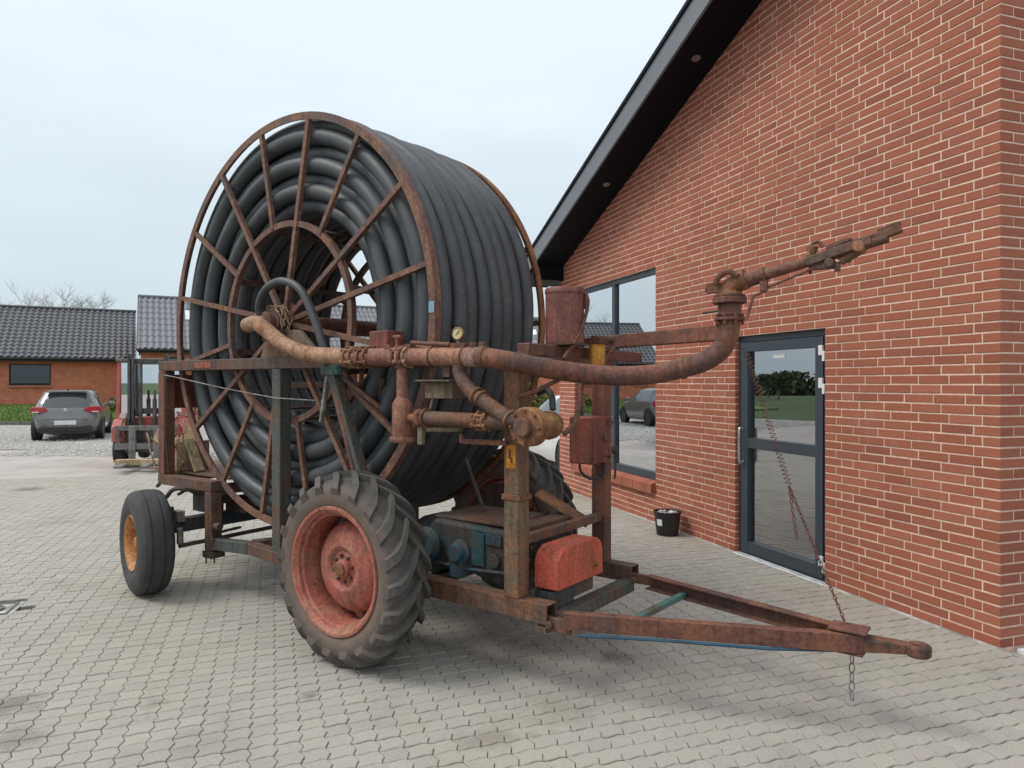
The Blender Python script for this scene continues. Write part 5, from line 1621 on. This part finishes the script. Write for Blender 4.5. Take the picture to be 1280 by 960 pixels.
def bush(name, loc, rx, ry, h, n, mat, label, seed, leaf=0.07, stem=True, cat='shrub', group=None, trunk_h=0.0):
    r = random.Random(seed)
    b = empty(name, loc, 0, label, cat, group)
    lumps = [(r.uniform(-.6, .6) * rx, r.uniform(-.6, .6) * ry, trunk_h + r.uniform(0.3, 0.75) * (h - trunk_h), r.uniform(0.35, 0.55)) for _ in range(11)]
    vs, fs, rn = [], [], []
    for i in range(n):
        l = r.choice(lumps)
        d = Vector((r.gauss(0, 1), r.gauss(0, 1), r.gauss(0, 1))).normalized() * r.random() ** 0.4
        c = Vector((l[0] + d.x * rx * l[3], l[1] + d.y * ry * l[3], max(0.03, l[2] + d.z * (h - trunk_h) * 0.5 * l[3])))
        e = Vector((r.gauss(0, 1), r.gauss(0, 1), r.gauss(0, .7))).normalized() * leaf * r.uniform(.6, 1.3)
        w = e.orthogonal().normalized() * leaf * 0.45
        k = len(vs); vs += [c - e, c + w, c + e, c - w]; fs.append((k, k + 1, k + 2, k + 3)); rn.append(r.random())
    stuff_mesh('crown', vs, fs, rn, mat, b)
    mb = MB()
    top = trunk_h if trunk_h else h * 0.3
    mb.tube([(0, 0, -0.05), (0.02, 0, top * 0.6), (0.03, 0.02, top * 1.15)], [h * 0.03, h * 0.024, h * 0.014], 8)
    for l in lumps[:7]:
        mb.tube([(0.02, 0.01, top * 0.8), ((l[0]) * .5, l[1] * .5, (l[2] + top) / 2), (l[0], l[1], l[2])], [h * .014, h * .01, h * .005], 5, caps=False)
    part('trunk', mb, BARK, b)
    return b
bush('evergreen_shrub', (-13.1, 30.2, 0.1), 1.0, 0.8, 1.35, 2600, LEAFG, 'rounded green shrub behind the forklift at the lawn edge', 1)
bush('evergreen_shrub', (-16.4, 29.6, 0.1), 0.45, 0.5, 1.15, 1500, LEAFY, 'small straggly shrub right of the grey car', 2)
bush('evergreen_shrub', (0.6, 22.5, 0), 0.7, 0.7, 1.9, 2600, LEAFY, 'yellow green shrub glimpsed beside the pump and front post', 3)
# orchard trees and hedge on the field to the left, mirrored in the door
k = 0
for (x, y, h) in ((-60, 37, 2.6), (-55, 43, 2.9), (-64, 50, 2.8), (-52, 31, 2.3), (-70, 44, 3.2)):
    bush('orchard_tree', (x, y, -0.05), 1.7, 1.7, h, 1500, LEAFD, ['third dark orchard tree', 'tallest near orchard tree', 'farther left orchard tree', 'smallest and nearest orchard tree', 'farthest and tallest orchard tree'][k] + ' on the meadow mirrored in the glass door', 20 + k, leaf=0.16, cat='tree', group='orchard trees mirrored in the door', trunk_h=1.1); k += 1
vs, fs, rn = [], [], []
rh2 = random.Random(9)
for i in range(14000):
    f = rh2.random()
    c = Vector((-95 + f * 45 + rh2.gauss(0, 1.0), 40 + f * 45 + rh2.gauss(0, 1.0), 0))
    c.z = min(2.2, abs(rh2.gauss(0, 1))) * 1.1 * (0.8 + 0.3 * sin(f * 40) + .2 * sin(f * 97))
    e = Vector((rh2.gauss(0, 1), rh2.gauss(0, 1), rh2.gauss(0, .7))).normalized() * 0.5
    w = e.orthogonal().normalized() * 0.25
    b = len(vs); vs += [c - e, c + w, c + e, c - w]; fs.append((b, b + 1, b + 2, b + 3)); rn.append(rh2.random())
tag(stuff_mesh('far_wood', vs, fs, rn, LEAFD), 'dark belt of trees beyond the meadow seen mirrored in the door', 'trees')

# ------------------------------------------------------------------ cars
CARG = glass('car_glass', (0.30, 0.33, 0.34), None, 0.16)
LAMPR = plain('red_lamp_lens', (0.42, 0.02, 0.035), 0.25, var=0.1, coat=0.5)
LAMPW = plain('clear_lamp_lens', (0.65, 0.55, 0.55), 0.2, var=0.05, coat=0.5)
CHROME = plain('chrome', (0.7, 0.7, 0.72), 0.15, metal=1.0, var=0.05, bmp=0)
def car(name, loc, rz, paint, label):
    """hatchback: x forward, rear at -x; body lofted from plan outlines at rising heights"""
    c = empty(name, loc, rz, label, 'car')
    levels = [  # z, rear x, front x, half width, corner exponent
        (0.20, -1.90, 1.95, 0.80, 5), (0.28, -2.02, 2.08, 0.86, 5), (0.45, -2.09, 2.13, 0.893, 5), (0.58, -2.10, 2.12, 0.90, 5), (0.68, -2.06, 2.06, 0.90, 5.5),
        (0.80, -2.03, 1.92, 0.89, 5.5), (0.90, -2.00, 1.55, 0.875, 6), (0.96, -1.97, 1.15, 0.855, 6), (1.08, -1.90, 0.88, 0.80, 6), (1.20, -1.82, 0.66, 0.745, 6),
        (1.32, -1.72, 0.42, 0.685, 6), (1.38, -1.68, 0.28, 0.65, 6), (1.425, -1.72, 0.12, 0.60, 5), (1.45, -1.50, -0.05, 0.50, 4), (1.458, -1.10, -0.35, 0.25, 3)]
    N = 80
    rings = []
    for (z, xr, xf, hw, ex) in levels:
        ring = []
        for k in range(N):
            a = 2 * pi * k / N
            ca, sa = cos(a), sin(a)
            s_ = (abs(ca) ** ex + abs(sa) ** ex) ** (-1 / ex)
            x = (xr + xf) / 2 + (xf - xr) / 2 * ca * s_; y = hw * sa * s_
            # bowed ends
            if ca * s_ > 0.6: x -= 0.10 * (y / hw) ** 2
            if ca * s_ < -0.6: x += 0.07 * (y / hw) ** 2
            ring.append(Vector((x, y, z)))
        rings.append(ring)
    body, gl = MB(), {}
    NLv = len(levels)
    body.v = [tuple(q) for r in rings for q in r]
    for i in range(NLv - 1):
        for k in range(N):
            k2 = (k + 1) % N
            body.f.append((i * N + k, i * N + k2, (i + 1) * N + k2, (i + 1) * N + k))
    body.f.append(tuple((NLv - 1) * N + k for k in range(N)))
    body.f.append(tuple(range(N - 1, -1, -1)))
    part('body', body, paint, c, angle=50)
    # glass patches lie 4 mm proud of the shell
    def patch(name, i0, i1, test):
        m_ = MB()
        for i in range(i0, i1):
            for k in range(N):
                k2 = (k + 1) % N
                q = [rings[i][k], rings[i][k2], rings[i + 1][k2], rings[i + 1][k]]
                ce = sum(q, Vector()) / 4
                if test(ce, k):
                    n_ = (q[1] - q[0]).cross(q[3] - q[0]).normalized()
                    m_.add([x_ + n_ * 0.004 for x_ in q], [(0, 1, 2, 3)])
        part(name, m_, BLACKG, c, angle=60)
    patch('rear_window', 7, 11, lambda q, k: q.x < -1.6 and abs(q.y) < 0.60)
    patch('side_window', 7, 11, lambda q, k: q.y > 0.5 and -1.45 < q.x < 0.7 and not (-0.42 < q.x < -0.34))
    patch('side_window', 7, 11, lambda q, k: q.y < -0.5 and -1.45 < q.x < 0.7 and not (-0.42 < q.x < -0.34))
    patch('windscreen', 7, 11, lambda q, k: q.x > 0.3 and abs(q.y) < 0.62)
    for s_ in (1, -1):
        m_ = MB()
        m_.prism([(-0.87, 0.80), (-0.55, 0.815), (-0.44, 0.89), (-0.50, 0.975), (-0.85, 0.985)] if s_ < 0 else [(0.87, 0.80), (0.85, 0.985), (0.50, 0.975), (0.44, 0.89), (0.55, 0.815)], -2.035, -1.80, lambda a, b, q: (q + 0.10 * (a / 0.87) ** 2, a * 1.012, b))
        tl = part('tail_light', m_, LAMPR, c, 0.01)
        part('reverse_lens', MB().box((-1.985 + .03, s_ * 0.74, 0.835), (0.10, 0.17, 0.035)), LAMPW, tl, 0.006)
        part('mirror', MB().box((0.62, s_ * 0.96, 1.0), (0.12, 0.18, 0.13)), paint, c, 0.03)
    part('number_plate', MB().box((-2.095, 0, 0.53), (0.02, 0.54, 0.12)), WHITEP, c, 0.003)
    part('bumper_insert', MB().box((-2.01, 0, 0.33), (0.15, 1.35, 0.14)), BLACKP, c, 0.02)
    part('wiper', MB().beam((-1.90, -0.05, 1.0), (-1.89, 0.30, 1.03), 0.02, 0.02), BLACKP, c)
    part('bumper_crease', MB().box((-2.075, 0, 0.635), (0.03, 1.30, 0.018)), paint, c, 0.006)
    part('badge', MB().cyl((-2.035, 0, 0.88), (-2.005, 0, 0.88), 0.05), CHROME, c)
    part('aerial', MB().beam((-1.45, 0, 1.45), (-1.55, 0, 1.50), 0.025, 0.03), BLACKP, c)
    part('spoiler', MB().box((-1.72, 0, 1.425), (0.16, 1.10, 0.025)), paint, c, 0.008)
    part('tow_hook', MB().tube(spline([(-1.98, 0.0, 0.34), (-2.14, 0.0, 0.36), (-2.18, 0.0, 0.46)], 5), 0.022, 8), DARKST, c)
    for (x, s_) in ((-1.28, 1), (-1.28, -1), (1.32, 1), (1.32, -1)):
        m_ = MB(); m_.lathe([(0.19, -0.10), (0.22, -0.11), (0.29, -0.105), (0.31, -0.08), (0.315, 0), (0.31, 0.08), (0.29, 0.105), (0.22, 0.11), (0.19, 0.10)], (x, s_ * 0.79, 0.315), (0, 1, 0), 36, closed=True)
        w_ = part('wheel', m_, TYRE3, c)
        part('rim', MB().lathe([(0.20, s_ * 0.10), (0.18, s_ * 0.07), (0.05, s_ * 0.085), (0.001, s_ * 0.085)], (x, s_ * 0.79, 0.315), (0, 1, 0), 30), GALV, w_)
        m_ = MB(); m_.lathe([(0.36, s_ * 0.80), (0.36, s_ * 0.905), (0.335, s_ * 0.905), (0.335, s_ * 0.80)], (x, 0, 0.335), (0, 1, 0), 36, closed=True)
        m_.lathe([(0.001, s_ * 0.893), (0.34, s_ * 0.893), (0.34, s_ * 0.80)], (x, 0, 0.335), (0, 1, 0), 36)
        part('wheel_arch', m_, BLACKP, c)
    return c
BLACKG = carpaint('dark_car_glass', (0.05, 0.058, 0.062), 0.06, 0.0)
BLACKG.node_tree.nodes['Principled BSDF'].inputs['Specular IOR Level'].default_value = 0.5
car('parked_car', (-13.75, 22.4, -0.01), radians(115), carpaint('grey_car_paint', (0.17, 0.165, 0.16), 0.30, 0.35),
    'grey hatchback parked on the gravel with its tail to the camera')
car('parked_car', (wallw(9.75, -1.45, 0).x, wallw(9.75, -1.45, 0).y, 0.0), WANG, carpaint('white_car_paint', (0.68, 0.68, 0.66), 0.3, 0.0),
    'white car parked beyond the far corner of the brick building')
# dark tail of another vehicle cut by the left edge
# ------------------------------------------------------------------ forklift
FRED = worn('faded_forklift_red', (0.46, 0.10, 0.09), (0.38, 0.14, 0.11), 0.4, rough=0.5)
FGREY = worn('forklift_mast_grey', (0.055, 0.055, 0.055), (0.10, 0.095, 0.09), 0.4, rough=0.5, metal=0.2)
FLIGHT = worn('forklift_dusty_grey', (0.20, 0.195, 0.185), (0.13, 0.12, 0.11), 0.5)
fk = empty('forklift', (-7.28, 14.25, 0), radians(14), 'red forklift truck with grey mast facing the camera behind the machine', 'forklift')
# local: -y is the front (mast), x across
part('chassis', MB().box((0, 1.1, 0.62), (1.10, 1.9, 0.52)), FRED, fk, 0.05)
part('counterweight', MB().box((0, 2.05, 0.75), (1.08, 0.45, 0.80)), FRED, fk, 0.10)
for s_ in (-1, 1):
    mb = MB(); mb.beam((s_ * 0.61, 0.22, 0.85), (s_ * 0.59, 0.30, 2.10), 0.07, 0.06, up=(0, 1, 0)); part('cab_pillar', mb, FRED, fk, 0.008)
    mb = MB(); mb.beam((s_ * 0.60, 1.55, 0.95), (s_ * 0.58, 1.40, 2.10), 0.07, 0.06, up=(0, 1, 0)); part('cab_pillar', mb, FRED, fk, 0.008)
    part('side_pane', MB().box((s_ * 0.60, 0.88, 1.50), (0.008, 1.1, 1.05)), CABG, fk)
    part('fender', MB().prism([(-0.05, 0.50), (0.62, 0.50), (0.62, 0.72), (0.45, 0.92), (0.12, 0.95), (-0.05, 0.80)], s_ * 0.40, s_ * 0.66, lambda a, b, q: (q, a, b)), FRED, fk, 0.02)
    m_ = MB(); m_.lathe([(0.17, -0.10), (0.20, -0.115), (0.29, -0.11), (0.315, -0.08), (0.32, 0), (0.315, 0.08), (0.29, 0.11), (0.20, 0.115), (0.17, 0.10)], (s_ * 0.54, 0.28, 0.32), (1, 0, 0), 32, closed=True)
    w_ = part('wheel', m_, TYRE3, fk)
    part('rim', MB().lathe([(0.18, s_ * 0.09), (0.10, s_ * 0.06), (0.001, s_ * 0.08)], (s_ * 0.54, 0.28, 0.32), (1, 0, 0), 24), FLIGHT, w_)
    m_ = MB(); m_.lathe([(0.15, -0.08), (0.24, -0.085), (0.26, 0), (0.24, 0.085), (0.15, 0.08)], (s_ * 0.48, 1.75, 0.26), (1, 0, 0), 28, closed=True); part('wheel', m_, TYRE3, fk)
    part('headlight', MB().lathe([(0.001, -0.05), (0.06, -0.05), (0.07, -0.02), (0.06, 0.05), (0.001, 0.06)], (s_ * 0.46, 0.05, 1.02), (0, 1, 0), 20), LAMPW, fk)
    part('work_light', MB().box((s_ * 0.42, 0.22, 2.17), (0.16, 0.08, 0.10)), BLACKP, fk, 0.015)
part('front_pane', MB().box((0, 0.27, 1.50), (1.12, 0.008, 1.15)), CABG, fk)
part('rear_pane', MB().box((0, 1.47, 1.55), (0.95, 0.008, 0.9)), CABG, fk)
part('cab_roof', MB().box((0, 0.85, 2.13), (1.28, 1.35, 0.07)), FLIGHT, fk, 0.02)
part('front_plate', MB().box((0, 0.02, 0.52), (1.22, 0.05, 0.46)), FLIGHT, fk, 0.01)
part('front_cowl', MB().box((0, 0.16, 0.86), (1.16, 0.08, 0.26)), FRED, fk, 0.02)
part('dashboard', MB().box((0, 0.38, 1.0), (0.9, 0.22, 0.14)), BLACKP, fk, 0.02)
mb = MB(); mb.box((0, 1.05, 0.98), (0.46, 0.45, 0.12)); mb.box((0, 1.28, 1.25), (0.46, 0.12, 0.55)); part('seat', mb, BLACKP, fk, 0.03)
mb = MB(); mb.lathe([(0.17, -0.012), (0.17, 0.012), (0.145, 0.012), (0.145, -0.012)], (-0.1, 0.60, 1.22), (0, -0.6, 0.8), 24, closed=True); mb.cyl((-0.1, 0.45, 1.02), (-0.1, 0.6, 1.22), 0.02); part('steering_wheel', mb, BLACKP, fk)
for s_ in (-1, 1):
    for k, (dx, hh_) in enumerate(((0.0, 2.12), (0.065, 2.02))):
        mb = MB(); x = s_ * (0.335 - dx); mb.box((x, -0.02, 0.18 + hh_ / 2), (0.05, 0.13 - 0.03 * k, hh_ - 0.1)); part('mast_rail', mb, FGREY, fk, 0.005)
    mb = MB(); mb.cyl((s_ * 0.13, -0.05, 0.5), (s_ * 0.13, -0.05, 1.35), 0.04); mb.cyl((s_ * 0.13, -0.05, 1.3), (s_ * 0.13, -0.05, 1.52), 0.025); part('lift_cylinder', mb, FGREY, fk)
for z in (0.35, 1.1, 2.1):
    part('mast_crossbar', MB().box((0, 0.035, z), (0.62, 0.04, 0.10)), FGREY, fk, 0.004)
mb = MB(); mb.box((0, -0.16, 0.42), (1.12, 0.06, 0.12)); mb.box((0, -0.16, 0.78), (1.12, 0.06, 0.10))
for x in (-0.5, -0.2, 0.2, 0.5): mb.box((x, -0.15, 0.60), (0.06, 0.05, 0.30))
part('carriage', mb, FLIGHT, fk, 0.006)
for x in (-0.24, 0.20):
    mb = MB(); mb.box((x, -0.215, 0.46), (0.12, 0.045, 0.72)); mb.box((x, -0.72, 0.125), (0.12, 1.0, 0.04)); part('fork', mb, FLIGHT, fk, 0.006)
mb = MB()
for k in range(5):
    mb.tube(spline([(-0.42 + .05 * k, -0.1, 0.95), (-0.45 + .06 * k, -0.18, 0.70), (-0.38 + .07 * k, -0.20, 0.55 + .02 * k), (-0.2 + .05 * k, -0.15, 0.50)], 5), 0.012, 6)
part('hydraulic_hose', mb, BLACKP, fk)
bm = MB(); bm.box((0, 0, 0.06), (1.10, 0.16, 0.10)); wp = bm.build('timber_bearer', WOODP, None, 0.006)
wp.location = (-7.0, 13.65, 0.10); wp.rotation_euler = (0, 0, radians(10))
tag(wp, 'pale timber bearer lying across the forklift forks', 'timber')
